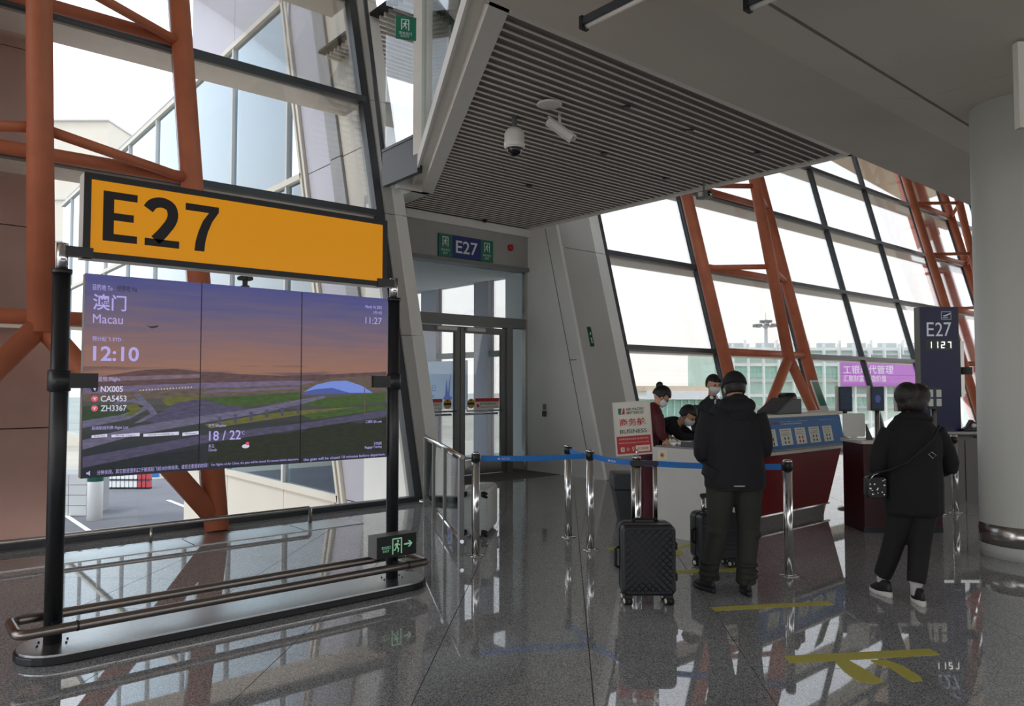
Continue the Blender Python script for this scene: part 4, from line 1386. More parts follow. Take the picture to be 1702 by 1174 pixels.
# business class sign on its queue post
dp = Vector((s4[0], s4[1], 0)).dot(FWD)
bs = thing('business_sign', 'framed red and white business class sign on a chrome queue post', 'sign', (s4[0], s4[1], 0.952))
MB().tube([(0, 0, 0.001), (0, 0, 0.06)], 0.012, 10).build('stem', 'chrome', bs)
cen = at_depth(1052, 712, dp)
ang = math.radians(-3.5)
sr = (RGT * math.cos(0.05) + FWD * math.sin(0.05))
r_t = sr * math.cos(ang) + Z_ * math.sin(-ang) * -1 if False else (sr * math.cos(ang) - Z_ * math.sin(ang) * 0.0)
tilt = math.radians(4.0)
upv = (Z_ * math.cos(tilt) - sr * math.sin(tilt)).normalized()
rtv = (sr + Z_ * 0.01).normalized()
rtv = (rtv - upv * rtv.dot(upv)).normalized()
bp_ = (cen, rtv, upv)
bn_ = rtv.cross(upv)
def slab(name, m, x0, y0, x1, y1, d0, d1, par=bs):
    return MB().prism([plane_pt(bp_, *p, d0) for p in rect(x0, y0, x1, y1)], bn_ * (d1 - d0)).build(name, m, par, world=True)
hw_, hh_ = 0.165, 0.233
slab('back_board', 'frame_grey', -hw_, -hh_, hw_, hh_, -0.016, -0.002)
fb = slab('frame', 'alu_light', -hw_, hh_ - 0.014, hw_, hh_, -0.002, 0.006)
slab('frame', 'alu_light', -hw_, -hh_, hw_, -hh_ + 0.014, -0.002, 0.006)
slab('frame', 'alu_light', -hw_, -hh_ + 0.014, -hw_ + 0.014, hh_ - 0.014, -0.002, 0.006)
slab('frame', 'alu_light', hw_ - 0.014, -hh_ + 0.014, hw_, hh_ - 0.014, -0.002, 0.006)
sh = slab('sheet', 'poster_white', -hw_ + 0.014, -hh_ + 0.014, hw_ - 0.014, hh_ - 0.014, -0.002, 0.0)
mat('print_red', lin(196, 60, 64), 0.6)
patch(sh, 'red_field', 'print_red', bp_, rect(-0.15, -0.218, 0.15, -0.065), 0.0004)
patch(sh, 'logo', 'sign_green', bp_, rect(-0.118, 0.125, -0.088, 0.178), 0.0004)
patch(sh, 'logo', 'print_red', bp_, [(-0.088, 0.125), (-0.062, 0.125), (-0.062, 0.178), (-0.074, 0.178)], 0.0004)
patch(sh, 'logo', 'poster_white', bp_, [(-0.098, 0.13), (-0.086, 0.14), (-0.07, 0.175), (-0.08, 0.155), (-0.09, 0.172), (-0.092, 0.15)], 0.0012)
text('AIR MACAU', (-0.052, 0.155, 0.105, 0.178), bp_, 'print_black', sh)
text('澳門航空', (-0.052, 0.122, 0.105, 0.148), bp_, 'print_black', sh)
text('商务舱', (-0.115, 0.022, 0.115, 0.088), bp_, 'print_red', sh, bold=0.01)
text('BUSINESS', (-0.115, -0.042, 0.12, -0.008), bp_, 'print_black', sh)
text('公务舱旅客优先登机 金卡银卡会员', (-0.13, -0.098, 0.13, -0.083), bp_, 'poster_white', sh)
text('Business Class passengers priority boarding', (-0.13, -0.132, 0.13, -0.117), bp_, 'poster_white', sh)
text('♿ ☆ ♀', (-0.12, -0.20, 0.0, -0.160), bp_, 'poster_white', sh)
patch(sh, 'badge', 'fin_beige', bp_, rect(0.012, -0.206, 0.138, -0.152), 0.0012)
text('天合联盟', (0.03, -0.190, 0.12, -0.168), bp_, 'print_red', sh, thick=0.001)

# ------------------------------------------------------------------ suitcases
def suitcase(name, label, loc, rotz, w, h, d, m, handle, ribs, gold=True):
    t = thing(name, label, 'suitcase', loc, rotz)
    z0 = 0.075
    sh_ = MB().rbox((-w / 2, -d / 2, z0), (w / 2, d / 2, z0 + h), 0.05, 6, 1).build('shell', m, t, bevel=0.018)
    MB().rbox((-w / 2 - 0.003, -0.008, z0 - 0.003), (w / 2 + 0.003, 0.008, z0 + h + 0.003), 0.052, 6, 1).build('zip_band', 'black_rubber', t)
    if ribs == 'weave':
        # raised diagonal weave on the shell
        mb = MB()
        n = 14
        for i in range(-n, n + 1):
            for s in (-1, 1):
                c = i * 0.05
                a = (-w / 2 + 0.03, None)
                pts = []
                x0, x1 = -w / 2 + 0.025, w / 2 - 0.025
                za, zb = z0 + 0.03, z0 + h - 0.03
                # line z = mid + c + s*(x)
                mid_ = z0 + h / 2
                p = [(x0, mid_ + c + s * x0), (x1, mid_ + c + s * x1)]
                (xa, ya), (xb, yb) = p
                def cl(xa, ya, xb, yb):
                    out = []
                    for (x, y, X, Y) in ((xa, ya, xb, yb), (xb, yb, xa, ya)):
                        if y < za:
                            if Y <= za:
                                return None
                            k = (za - y) / (Y - y)
                            x, y = x + (X - x) * k, za
                        if y > zb:
                            if Y >= zb:
                                return None
                            k = (zb - y) / (Y - y)
                            x, y = x + (X - x) * k, zb
                        out.append((x, y))
                    return out
                q = cl(xa, ya, xb, yb)
                if q and (Vector(q[0]) - Vector(q[1])).length > 0.04:
                    mb.tube([(q[0][0], -d / 2 - 0.001, q[0][1]), (q[1][0], -d / 2 - 0.001, q[1][1])], 0.0042, 6)
        tag(mb.build('weave_relief', m, sh_), kind='stuff')
    else:
        for k in range(9):
            zz = z0 + 0.05 + k * (h - 0.1) / 8
            MB().box((-w / 2 + 0.02, -d / 2 - 0.005, zz - 0.008), (w / 2 - 0.02, -d / 2 + 0.004, zz + 0.008)).build('rib', m, sh_, bevel=0.004)
    MB().rbox((w / 2 - 0.004, -0.05, z0 + h * 0.62), (w / 2 + 0.022, 0.05, z0 + h * 0.72), 0.01, 3, 0).build('foot_stud', 'black_rubber', t)
    MB().rbox((w / 2 - 0.004, -0.05, z0 + h * 0.18), (w / 2 + 0.022, 0.05, z0 + h * 0.28), 0.01, 3, 0).build('foot_stud', 'black_rubber', t)
    MB().tube([(-w / 2 - 0.0, 0, z0 + h * 0.35), (-w / 2 - 0.03, 0, z0 + h * 0.38), (-w / 2 - 0.03, 0, z0 + h * 0.62), (-w / 2, 0, z0 + h * 0.65)], 0.011, 8).build('side_handle', 'black_rubber', t)
    if handle:
        hx = handle[0]
        hd = MB().rbox((-hx - 0.022, d / 2 - 0.06, handle[1] - 0.035), (hx + 0.022, d / 2 - 0.03, handle[1]), 0.012, 4, 1).build('pull_grip', 'black_plastic', t)
        for s in (-1, 1):
            tu = MB().rbox((s * hx - 0.014, d / 2 - 0.058, z0 + h - 0.06), (s * hx + 0.014, d / 2 - 0.032, handle[1] - 0.03), 0.006, 3).build('pull_tube', 'stainless', t)
            MB().rbox((s * hx - 0.0105, d / 2 - 0.0595, (z0 + h + handle[1]) / 2 - 0.002), (s * hx + 0.0145, d / 2 - 0.0305, (z0 + h + handle[1]) / 2 + 0.002), 0.004, 2).build('tube_joint', 'black_plastic', tu)
        MB().tube([(-0.09, d / 2 - 0.08, z0 + h - 0.002), (-0.08, d / 2 - 0.08, z0 + h + 0.018), (0.08, d / 2 - 0.08, z0 + h + 0.018), (0.09, d / 2 - 0.08, z0 + h - 0.002)], 0.009, 8).build('top_handle', 'black_rubber', t)
    for sx in (-1, 1):
        for sy in (-1, 1):
            x, y = sx * (w / 2 - 0.045), sy * (d / 2 - 0.05)
            wh = MB().box((x - 0.028, y - 0.026, 0.048), (x + 0.028, y + 0.026, 0.08)).build('wheel_housing', 'black_plastic', t, bevel=0.006)
            for o in (-0.017, 0.017):
                wl_ = MB().lathe([(0.0, -0.009), (0.022, -0.009), (0.031, -0.007), (0.031, 0.007), (0.022, 0.009), (0.0, 0.009)], (x + o, y, 0.031), 16, (1, 0.35, 0)).build('wheel', 'black_rubber', wh)
            MB().lathe([(0.0, -0.0101), (0.017, -0.0101), (0.017, 0.0101), (0.0, 0.0101)], (x + 0.017, y, 0.031), 12, (1, 0.35, 0)).build('hub_cap', 'wheel_gold' if gold else 'alu_light', wh)
            MB().lathe([(0.0, -0.0101), (0.019, -0.0101), (0.019, 0.0101), (0.0, 0.0101)], (x - 0.017, y, 0.031), 12, (1, 0.35, 0)).build('hub_cap', 'alu_light', wh)
    return t
suitcase('suitcase', 'black woven-pattern suitcase with raised handle in front of the business sign', (4.31, 3.55, 0), -YAW, 0.385, 0.50, 0.23, 'case_black', (0.082, 1.01), 'weave')
suitcase('suitcase', 'plain black suitcase standing in front of the man in a cap', (5.60, 3.86, 0), -YAW + 0.25, 0.36, 0.40, 0.22, 'case_black', (0.07, 0.62), 'rib', False)
# pale suitcase standing on its side behind the glass barrier
ws = thing('suitcase', 'silver ribbed suitcase lying on edge behind the first queue post', 'suitcase', (5.02, 6.40, 0), -YAW - 0.15)
shl = MB().rbox((-0.13, -0.32, 0.02), (0.13, 0.32, 0.49), 0.05, 6, 1).build('shell', 'case_silver', ws, bevel=0.015)
for k in range(11):
    zz = 0.06 + k * 0.039
    MB().box((-0.125, -0.327, zz - 0.006), (0.125, -0.318, zz + 0.006)).build('rib', 'case_silver', shl)
for sx in (-1, 1):
    for zz in (0.055, 0.445):
        q = MB().box((sx * 0.10 - 0.025, -0.36, zz - 0.025), (sx * 0.10 + 0.025, -0.318, zz + 0.025)).build('wheel_housing', 'black_plastic', ws, bevel=0.006)
        for o in (-0.018, 0.018):
            MB().lathe([(0.0, -0.009), (0.03, -0.009), (0.032, 0.0), (0.03, 0.009), (0.0, 0.009)], (sx * 0.118, -0.372, zz + o), 14, (0.3, 0, 1)).build('wheel', 'black_rubber', q)
MB().tube([(-0.05, 0, 0.49), (-0.05, 0.0, 0.515), (0.05, 0, 0.515), (0.05, 0, 0.49)], 0.01, 8).build('side_handle', 'alu_light', ws)

# ------------------------------------------------------------------ grey bin
bq = at_depth(1042, 870, 8.80)
bi = thing('litter_bin', 'charcoal tapered litter bin standing left of the white counter end', 'bin', (bq.x, bq.y, 0), -YAW)
MB().hexa([(-0.10, -0.13, 0.0), (0.16, -0.13, 0.0), (0.16, 0.13, 0.0), (-0.10, 0.13, 0.0), (-0.165, -0.17, 0.37), (0.18, -0.17, 0.37), (0.18, 0.17, 0.37), (-0.165, 0.17, 0.37)]).build('body', 'bin_grey', bi, bevel=0.015)
MB().rbox((-0.18, -0.185, 0.375), (0.19, 0.185, 0.555), 0.03, 4, 1).build('lid', 'bin_grey', bi, bevel=0.015)
MB().box((-0.167, -0.172, 0.366), (0.182, 0.172, 0.378)).build('seam', 'black_rubber', bi)
MB().box((0.10, -0.05, 0.555), (0.17, 0.05, 0.575)).build('paper_cup_sleeve', 'white_plastic', bi)

# ------------------------------------------------------------------ check-in counter
ct = thing('check_in_counter', 'check-in counter with white end panel, red front and blue sloping notice board', 'counter', (7.8, 4.9, 0))
CB = lambda nm, m, a, b, par=ct, bev=0.0: MB().box(a, b).build(nm, m, par, world=True, bevel=bev)
CB('end_panel', 'counter_white', (6.33, 4.40, 0.0), (6.38, 5.12, 0.915))
CB('side_front', 'counter_white', (6.38, 4.42, 0.0), (7.18, 4.46, 0.90))
CB('desk_top', 'stainless', (6.38, 4.40, 0.90), (7.2, 5.12, 0.93))
MB().hexa([(7.2, 4.60, 0.11), (9.08, 4.60, 0.11), (9.08, 5.05, 0.11), (7.2, 5.05, 0.11), (7.2, 4.47, 0.82), (9.2, 4.47, 0.82), (9.2, 5.05, 0.82), (7.2, 5.05, 0.82)]).build('front_panel', 'counter_red', ct, world=True)
mat('desk_steel', (0.16, 0.15, 0.14), 0.42, 0.6)
CB('kick_plate', 'desk_steel', (7.2, 4.64, 0.0), (9.05, 5.0, 0.10))
CB('chrome_strip', 'chrome', (7.2, 4.585, 0.10), (9.1, 4.62, 0.118))
MB().hexa([(7.2, 4.43, 0.825), (9.2, 4.43, 0.825), (9.2, 4.60, 0.825), (7.2, 4.60, 0.825), (7.2, 4.50, 1.205), (9.2, 4.50, 1.205), (9.2, 4.60, 1.205), (7.2, 4.60, 1.205)]).build('board_body', 'frame_grey', ct, world=True)
bup = Vector((0, 0.07, 0.38)).normalized()
cpl = (Vector((7.2, 4.428, 0.825)), X_, bup)
nb = patch(ct, 'notice_board', 'board_blue', cpl, rect(0.0, 0.03, 2.0, 0.375), 0.0, 0.003)
CB('edge_strip', 'alu_light', (7.18, 4.40, 0.80), (9.22, 4.46, 0.832))
CB('counter_top', 'alu_light', (7.18, 4.46, 1.205), (9.22, 4.78, 1.235))
cp2 = (cpl[0] + (X_.cross(bup)) * 0.003, X_, bup)
for k, (x0, x1) in enumerate(((1272, 1291), (1298, 1317), (1323, 1340), (1346, 1363), (1369, 1384))):
    a = on_y(x0, 725, 4.45).x - 7.2
    b = on_y(x1, 725, 4.45).x - 7.2
    ps = patch(nb, 'leaflet', 'poster_white', cp2, rect(a, 0.07, b, 0.255), 0.0006, 0.001)
    text('安全提示', (a + 0.03, 0.225, b - 0.03, 0.243), cp2, 'poster_print', ps, thick=0.001)
    for j in range(3):
        patch(ps, 'print', 'poster_print', cp2, rect(a + 0.025, 0.205 - j * 0.014, b - 0.03 - 0.03 * (j % 2), 0.209 - j * 0.014), 0.0018, 0.0004)
    if k == 0:
        for (cx, cz) in ((0.28, 0.135), (0.7, 0.145), (0.7, 0.095)):
            patch(ps, 'print', 'print_black', cp2, rect(a + (b - a) * cx - 0.012, cz - 0.018, a + (b - a) * cx + 0.012, cz + 0.018), 0.0018, 0.0004)
    else:
        mcol = ('poster_print', 'sign_green', 'timber_red', 'poster_print', 'sign_green')[k]
        for j in range(2):
            for i in range(2):
                patch(ps, 'print', mcol, cp2, disc(a + (b - a) * (0.35 + 0.3 * i), 0.145 - 0.045 * j, 0.018, 10), 0.0018, 0.0004)
text('乘机安全须知', (0.25, 0.305, 0.55, 0.335), cp2, 'timber_red', nb, thick=0.0006)
text('Notice on dangerous goods carried by passengers', (0.6, 0.325, 1.2, 0.338), cp2, 'poster_white', nb, thick=0.0006)
text('禁止随身携带和托运的危险物品', (0.6, 0.300, 1.05, 0.315), cp2, 'poster_white', nb, thick=0.0006)
text('Safety first', (1.45, 0.322, 1.8, 0.335), cp2, 'poster_white', nb, thick=0.0006)
# small card stuck on the end panel
cd = thing('card', 'small yellow and white card stuck on the white counter end', 'card', (6.325, 4.97, 0.78))
kpl = (Vector((6.329, 5.05, 0.79)), -Y_, Z_)
cs = patch(cd, 'sheet', 'fin_beige', kpl, rect(0.0, 0.0, 0.13, 0.10), 0.0, 0.002)
patch(cs, 'print', 'dot_yellow', kpl, disc(0.06, 0.045, 0.028, 14), 0.0024, 0.0004)
patch(cs, 'print', 'print_black', kpl, disc(0.06, 0.045, 0.011, 10), 0.0030, 0.0004)

# things on the counter
def on_top(x, y, v, z):
    return on_y(x, y, v)
pq = on_y(1300, 691, 4.62)
pr = thing('ticket_printer', 'dark grey wedge-shaped ticket printer on the counter top', 'printer', (pq.x, 4.63, 1.235))
MB().prism([(-0.30, -0.12, 0.0), (0.25, -0.12, 0.0), (0.25, -0.12, 0.17), (0.02, -0.12, 0.17), (-0.30, -0.12, 0.02)], (0, 0.26, 0)).build('case', 'bin_grey', pr, bevel=0.01)
MB().prism([(-0.31, -0.125, 0.022), (0.02, -0.125, 0.176), (0.02, -0.125, 0.184), (-0.31, -0.125, 0.030)], (0, 0.25, 0)).build('lid', 'black_plastic', pr)
MB().lathe([(0.0, -0.08), (0.075, -0.08), (0.075, 0.08), (0.0, 0.08)], (0.14, 0.0, 0.17), 20, (0, 1, 0)).build('paper_roll_cover', 'black_plastic', pr)
gq = on_y(1368, 690, 4.60)
gs = thing('counter_sign', 'tilted white-framed green notice stand on the counter top', 'sign', (gq.x, 4.60, 1.235))
gr_, gu_ = Vector((0.985, 0.17, 0)).normalized(), Vector((-0.30, 0.25, 0.92)).normalized()
gp = (Vector((gq.x - 0.16, 4.54, 1.245)), gr_, (gu_ - gr_ * gu_.dot(gr_)).normalized())
gn = gp[1].cross(gp[2])
MB().prism([plane_pt(gp, *p, -0.012) for p in rect(0, 0, 0.30, 0.40)], gn * 0.012).build('frame', 'white_plastic', gs, world=True)
gsh = patch(gs, 'sheet', 'sign_green', gp, rect(0.03, 0.07, 0.27, 0.385), 0.0006, 0.001)
for j in range(4):
    patch(gsh, 'print', 'poster_print', gp, rect(0.05, 0.33 - j * 0.06, 0.22, 0.336 - j * 0.06), 0.002, 0.0004)
MB().box((gq.x - 0.20, 4.52, 1.235), (gq.x + 0.2, 4.70, 1.25)).build('foot', 'white_plastic', gs, world=True)
sc = on_y(1150, 742, 4.75)
pap = thing('document_tray', 'grey document tray on the staff side of the counter', 'tray', (6.62, 4.72, 0.93), 0.2)
MB().box((-0.13, -0.16, 0.0), (0.13, 0.16, 0.012)).build('bottom', 'bin_grey', pap)
for s in (-1, 1):
    MB().box((s * 0.125 - 0.005, -0.16, 0.012), (s * 0.125 + 0.005, 0.16, 0.05)).build('side', 'bin_grey', pap)
MB().box((-0.11, -0.14, 0.012), (0.11, 0.14, 0.03)).build('paper_stack', 'poster_white', pap)

# ------------------------------------------------------------------ maroon podium with white monitor
pdp = 8.05
pc_ = at_depth(1502, 890, pdp)
pod = thing('podium', 'dark maroon podium between the red counter and the woman in black', 'podium', (pc_.x, pc_.y, 0), -YAW)
MB().box((-0.41, 0.0, 0.0), (0.42, 0.5, 0.94)).build('body', 'maroon', pod, bevel=0.004)
MB().box((-0.43, -0.01, 0.94), (0.43, 0.51, 0.975)).build('top', 'alu_light', pod)
MB().box((-0.42, -0.004, 0.0), (0.42, 0.0, 0.06)).build('kick_plate', 'black_satin', pod)
mq_ = at_depth(1421, 727, pdp + 0.15)
mon = thing('monitor', 'white monitor seen from behind on the maroon podium', 'monitor', (mq_.x, mq_.y, 0.975), -YAW)
MB().rbox((-0.115, 0.0, 0.03), (0.115, 0.035, 0.285), 0.02, 4, 1).build('case', 'white_plastic', mon, bevel=0.006)
MB().box((-0.03, 0.01, 0.0), (0.03, 0.03, 0.05)).build('neck', 'white_plastic', mon)
MB().box((-0.09, -0.05, 0.0), (0.09, 0.09, 0.008)).build('foot', 'white_plastic', mon)
MB().prism([(0.118, -0.02, 0.0), (0.19, -0.02, 0.0), (0.118, -0.02, 0.17)], (0, 0.02, 0)).build('side_prop', 'bin_grey', mon)

# ------------------------------------------------------------------ boarding tablets on poles
flat('tablet_glow', lin(44, 56, 74), 0.5)
def tablet(label, x0, x1, y0, y1, depth, kind):
    c = at_depth((x0 + x1) / 2, 700, depth)
    t = thing('boarding_tablet', label, 'tablet', (c.x, c.y, 0), -YAW)
    z0 = EYE + (640 - y1) / FOC * depth
    z1 = EYE + (640 - y0) / FOC * depth
    hw = (x1 - x0) / 2 / FOC * depth
    MB().lathe([(0.11, 0), (0.11, 0.02), (0.03, 0.03)], seg=20).build('foot', 'stainless', t)
    MB().lathe([(0.03, 0.02), (0.03, z0 + 0.02)], seg=16).build('pole', 'stainless', t)
    cs_ = MB().rbox((-hw, -0.035, z0), (hw, 0.0, z1), 0.012, 3, 1).build('case', 'black_satin', t)
    MB().box((-hw - 0.03, -0.01, z0), (-hw, 0.03, z1 + 0.01)).build('side_cover', 'alu_light', t)
    pl_ = (Vector((c.x, c.y, 0)) - FWD * 0.035, RGT, Z_)
    s_ = patch(cs_, 'display', 'tablet_glow', pl_, rect(-hw + 0.012, z0 + 0.03, hw - 0.012, z1 - 0.02), 0.0, 0.001)
    zm = (z0 + z1) / 2
    if kind == 0:
        for j in range(3):
            patch(s_, 'print', 'poster_print', pl_, rect(-hw * 0.6, zm - 0.02 + j * 0.035, hw * 0.6, zm - 0.012 + j * 0.035), 0.0016, 0.0004)
    elif kind == 1:
        patch(s_, 'print', 'ad_ink', pl_, disc(0, zm, 0.035, 16, 0.05), 0.0016, 0.0004)
    else:
        for i in (-1, 1):
            for j in (-1, 1):
                patch(s_, 'print', 'poster_white', pl_, rect(i * 0.05 - 0.03, zm + j * 0.055 - 0.045, i * 0.05 + 0.03, zm + j * 0.055 + 0.045), 0.0016, 0.0004)
    return t
tablet('dark boarding tablet on a pole just right of the blue notice board', 1394, 1415, 643, 684, 9.62, 0)
tablet('dark boarding tablet on a pole above the maroon podium, left of the woman\'s head', 1447, 1468, 643, 683, 9.45, 1)
tablet('dark boarding tablet half hidden behind the woman\'s head', 1492, 1512, 645, 684, 9.55, 0)
tablet('boarding tablet with four pale tiles in front of the blue totem', 1541, 1563, 643, 680, 9.2, 2)

# ------------------------------------------------------------------ steel desk and gate totem
dq = at_depth(1600, 850, 9.75)
dk = thing('steel_desk', 'brushed steel desk under the blue gate totem', 'desk', (dq.x, dq.y, 0), -YAW)
MB().box((-0.55, 0.0, 0.93), (0.9, 0.75, 0.965)).build('top', 'stainless', dk)
MB().box((-0.52, 0.05, 0.0), (-0.16, 0.7, 0.93)).build('cabinet', 'desk_steel', dk)
MB().box((-0.14, 0.22, 0.0), (0.85, 0.7, 0.93)).build('cabinet', 'desk_steel', dk)
for x in (-0.34, 0.18, 0.5):
    MB().box((x, 0.045 if x < -0.2 else 0.215, 0.04), (x + 0.006, 0.052 if x < -0.2 else 0.222, 0.84)).build('door_gap', 'black_rubber', dk)
for x in (0.0, 0.30):
    MB().box((x, 0.20, 0.87), (x + 0.06, 0.222, 0.89)).build('handle', 'black_plastic', dk)
tq = at_depth(1565, 710, 10.0)
to = thing('gate_totem', 'tall dark blue E27 totem with a digital clock on the steel desk', 'totem', (tq.x, tq.y, 0.965), -YAW)
TWd = 0.248
MB().box((-TWd, 0.0, 0.0), (TWd, 0.14, 1.645)).build('case', 'totem_blue', to)
MB().box((TWd, 0.0, 0.0), (TWd + 0.012, 0.14, 1.645)).build('side_trim', 'black_satin', to)
MB().box((-TWd - 0.012, 0.0, 0.0), (-TWd, 0.14, 1.645)).build('side_trim', 'black_satin', to)
tpl = (Vector((tq.x, tq.y, 0.965)), RGT, Z_)
tx = lambda x: (x - 1565) / FOC * 10.0
tz = lambda y: (EYE - 0.965) + (640 - y) / FOC * 10.0
flat('totem_print', lin(206, 210, 222), 0.45)
flat('clock_on', (1.0, 0.99, 0.95), 1.6)
for ch, a, b in (('E', 1544, 1556), ('2', 1558.5, 1570.5), ('7', 1572.5, 1585)):
    text(ch, (tx(a), tz(559), tx(b), tz(536)), tpl, 'totem_print', to, name='letter', bold=0.0)
ic = [(1569, 518), (1585, 518), (1585, 531), (1569, 531)]
for (a, b) in zip(ic, ic[1:] + ic[:1]):
    if a[1] == b[1]:
        patch(to, 'pictogram', 'totem_print', tpl, rect(min(tx(a[0]), tx(b[0])), tz(a[1]) - 0.002, max(tx(a[0]), tx(b[0])), tz(a[1]) + 0.002))
    else:
        patch(to, 'pictogram', 'totem_print', tpl, rect(tx(a[0]) - 0.002, min(tz(a[1]), tz(b[1])), tx(a[0]) + 0.002, max(tz(a[1]), tz(b[1]))))
patch(to, 'pictogram', 'totem_print', tpl, rect(tx(1571), tz(528.6), tx(1580), tz(527.6)))
patch(to, 'pictogram', 'totem_print', tpl, [(tx(1572), tz(524)), (tx(1575), tz(524)), (tx(1584), tz(520)), (tx(1584), tz(522)), (tx(1577), tz(525.5)), (tx(1573), tz(526))])
# seven-segment clock 11:27
ck = patch(to, 'clock_window', 'black_satin', tpl, rect(tx(1542), tz(582), tx(1588), tz(565)), 0.0004)
SEG = {'1': 'bc', '2': 'abged', '7': 'abc'}
for k, dgt in enumerate('1127'):
    x0 = tx(1545.5 + k * 10.6 + (0.6 if k > 1 else 0))
    wd, hgt = tx(1552) - tx(1545.5), tz(568) - tz(579)
    z0 = tz(579)
    th_ = 0.012
    g = {'a': rect(x0, z0 + hgt - th_, x0 + wd, z0 + hgt), 'g': rect(x0, z0 + hgt / 2 - th_ / 2, x0 + wd, z0 + hgt / 2 + th_ / 2), 'd': rect(x0, z0, x0 + wd, z0 + th_),
         'b': rect(x0 + wd - th_, z0 + hgt / 2, x0 + wd, z0 + hgt), 'c': rect(x0 + wd - th_, z0, x0 + wd, z0 + hgt / 2), 'f': rect(x0, z0 + hgt / 2, x0 + th_, z0 + hgt), 'e': rect(x0, z0, x0 + th_, z0 + hgt / 2)}
    for s_, r_ in g.items():
        patch(ck, 'segment', 'clock_on' if s_ in SEG[dgt] else 'bin_grey', tpl, r_, 0.0014, 0.0004)
dm = at_depth(1600, 612, 10.2)
md = thing('display_monitor', 'black slim monitor mounted behind the blue gate totem', 'monitor', (dm.x, dm.y, 1.41), -YAW + 0.9)
MB().rbox((-0.16, 0.0, 0.0), (0.16, 0.04, 0.76), 0.012, 3, 1).build('case', 'black_satin', md)
MB().box((-0.05, -0.12, 0.3), (0.05, 0.0, 0.4)).build('bracket', 'black_plastic', md)
hq = at_depth(1613, 706, 9.90)
hs = thing('desk_scanner', 'black hand scanner resting on the steel desk by the round column', 'scanner', (hq.x, hq.y, 0.965), -YAW)
MB().prism([(-0.09, 0, 0.0), (0.09, 0, 0.0), (0.09, 0, 0.10), (0.03, 0, 0.15), (-0.02, 0, 0.06), (-0.09, 0, 0.02)], (0, 0.09, 0)).build('body', 'black_plastic', hs, bevel=0.01)
MB().ball((0.045, -0.002, 0.07), (0.035, 0.012, 0.03), 12, 8).build('window', 'white_plastic', hs)

# ------------------------------------------------------------------ signs and fittings on the portal
gsn = thing('door_sign', 'blue and green E27 sign above the gate door', 'sign', (7.75, DW - 0.02, 3.70))
dsp = (Vector((0, DW - 0.025, 0)), X_, Z_)
MB().box((7.22, DW - 0.045, 3.745), (8.40, DW - 0.02, 4.13)).build('panel', 'sign_blue', gsn, world=True)
dsp = (Vector((0, DW - 0.045, 0)), X_, Z_)
for a, b in ((7.22, 7.50), (8.12, 8.40)):
    pnl = patch(gsn, 'end_field', 'sign_green', dsp, rect(a, 3.745, b, 4.13), 0.0, 0.002)
    d2 = (dsp[0] - Y_ * 0.002, X_, Z_)
    running_man(pnl, d2, (a + b) / 2, 4.0, 0.17, 'sign_print')
    text('安全出口', (a + 0.05, 3.84, b - 0.05, 3.88), d2, 'sign_print', pnl)
    text('EXIT', (a + 0.09, 3.79, b - 0.09, 3.82), d2, 'sign_print', pnl)
text('E27', (7.58, 3.83, 8.05, 4.05), dsp, 'sign_print', gsn, bold=0.01)
al = thing('fire_alarm', 'round red fire alarm on the wall right of the door sign', 'alarm', (8.82, DW - 0.02, 4.0))
MB().lathe([(0.062, 0.0), (0.062, 0.03), (0.045, 0.05), (0.0, 0.055)], (0, 0, 0.07), 20, (0, -1, 0)).build('bell', 'red_paint', al)
MB().box((-0.05, -0.012, 0.02), (0.05, 0.0, 0.12)).build('base', 'red_paint', al)
es = thing('exit_plate', 'narrow upright green exit plate on the grey pier', 'exit sign', (9.6, fv(2.4) - 0.1, 2.22))
eu = Vector((0, LEAN, 1)).normalized()
epp = (Vector((9.6, fv(2.24) - 0.10, 2.24)), X_, eu)
eb = patch(es, 'plate', 'sign_green', epp, rect(-0.045, 0, 0.045, 0.36), 0.0, 0.015)
ep2 = (epp[0] + X_.cross(eu) * 0.015, X_, eu)
patch(eb, 'field', 'sign_black', ep2, rect(-0.04, 0.01, 0.04, 0.35), 0.0, 0.001)
running_man(eb, (ep2[0] + X_.cross(eu) * 0.001, X_, eu), 0, 0.235, 0.07, 'exit_glow', door=False)
text('安\n全', (-0.018, 0.06, 0.018, 0.16), (ep2[0] + X_.cross(eu) * 0.001, X_, eu), 'exit_glow', eb)
cr_ = thing('card_reader', 'small grey access card reader on the wall right of the door', 'card reader', (9.25, 9.92, 1.0))
MB().box((-0.03, -0.045, 0.0), (0.0, 0.045, 0.105)).build('keypad', 'bin_grey', cr_, bevel=0.004)
MB().box((-0.02, -0.04, 0.12), (0.0, 0.04, 0.225)).build('plate', 'frame_grey', cr_)

# ------------------------------------------------------------------ fittings on the canopy
def spot(x, y, k):
    q = on_z(x, y, CZ)
    t = thing('downlight', SPOTL[k], 'downlight', (q.x, q.y, CZ - 0.012))
    MB().lathe([(0.045, 0.0), (0.055, 0.004), (0.055, 0.012), (0.04, 0.02)], seg=20).build('ring', 'black_plastic', t)
    MB().lathe([(0.0, 0.002), (0.038, 0.004), (0.038, 0.010)], seg=16).build('lens', 'white_plastic', t)
SPOTL = ['recessed downlight in the slats right of the white bullet camera', 'recessed downlight in the slats nearest the middle of the canopy fascia', 'recessed downlight in the slats below the white bullet camera', 'recessed downlight in the slats left of the camera at the canopy edge', 'recessed downlight in the slats nearest the canopy corner by the glass', 'recessed downlight in the slats nearest the fire alarm wall']
for k, (x, y) in enumerate(((1040, 178), (1145, 217), (1005, 255), (1108, 297), (1258, 255), (880, 308))):
    spot(x, y, k)
q = on_z(913, 168, CZ)
sk = thing('ceiling_speaker', 'round white ceiling speaker disc under the canopy slats', 'speaker', (q.x, q.y, CZ - 0.05))
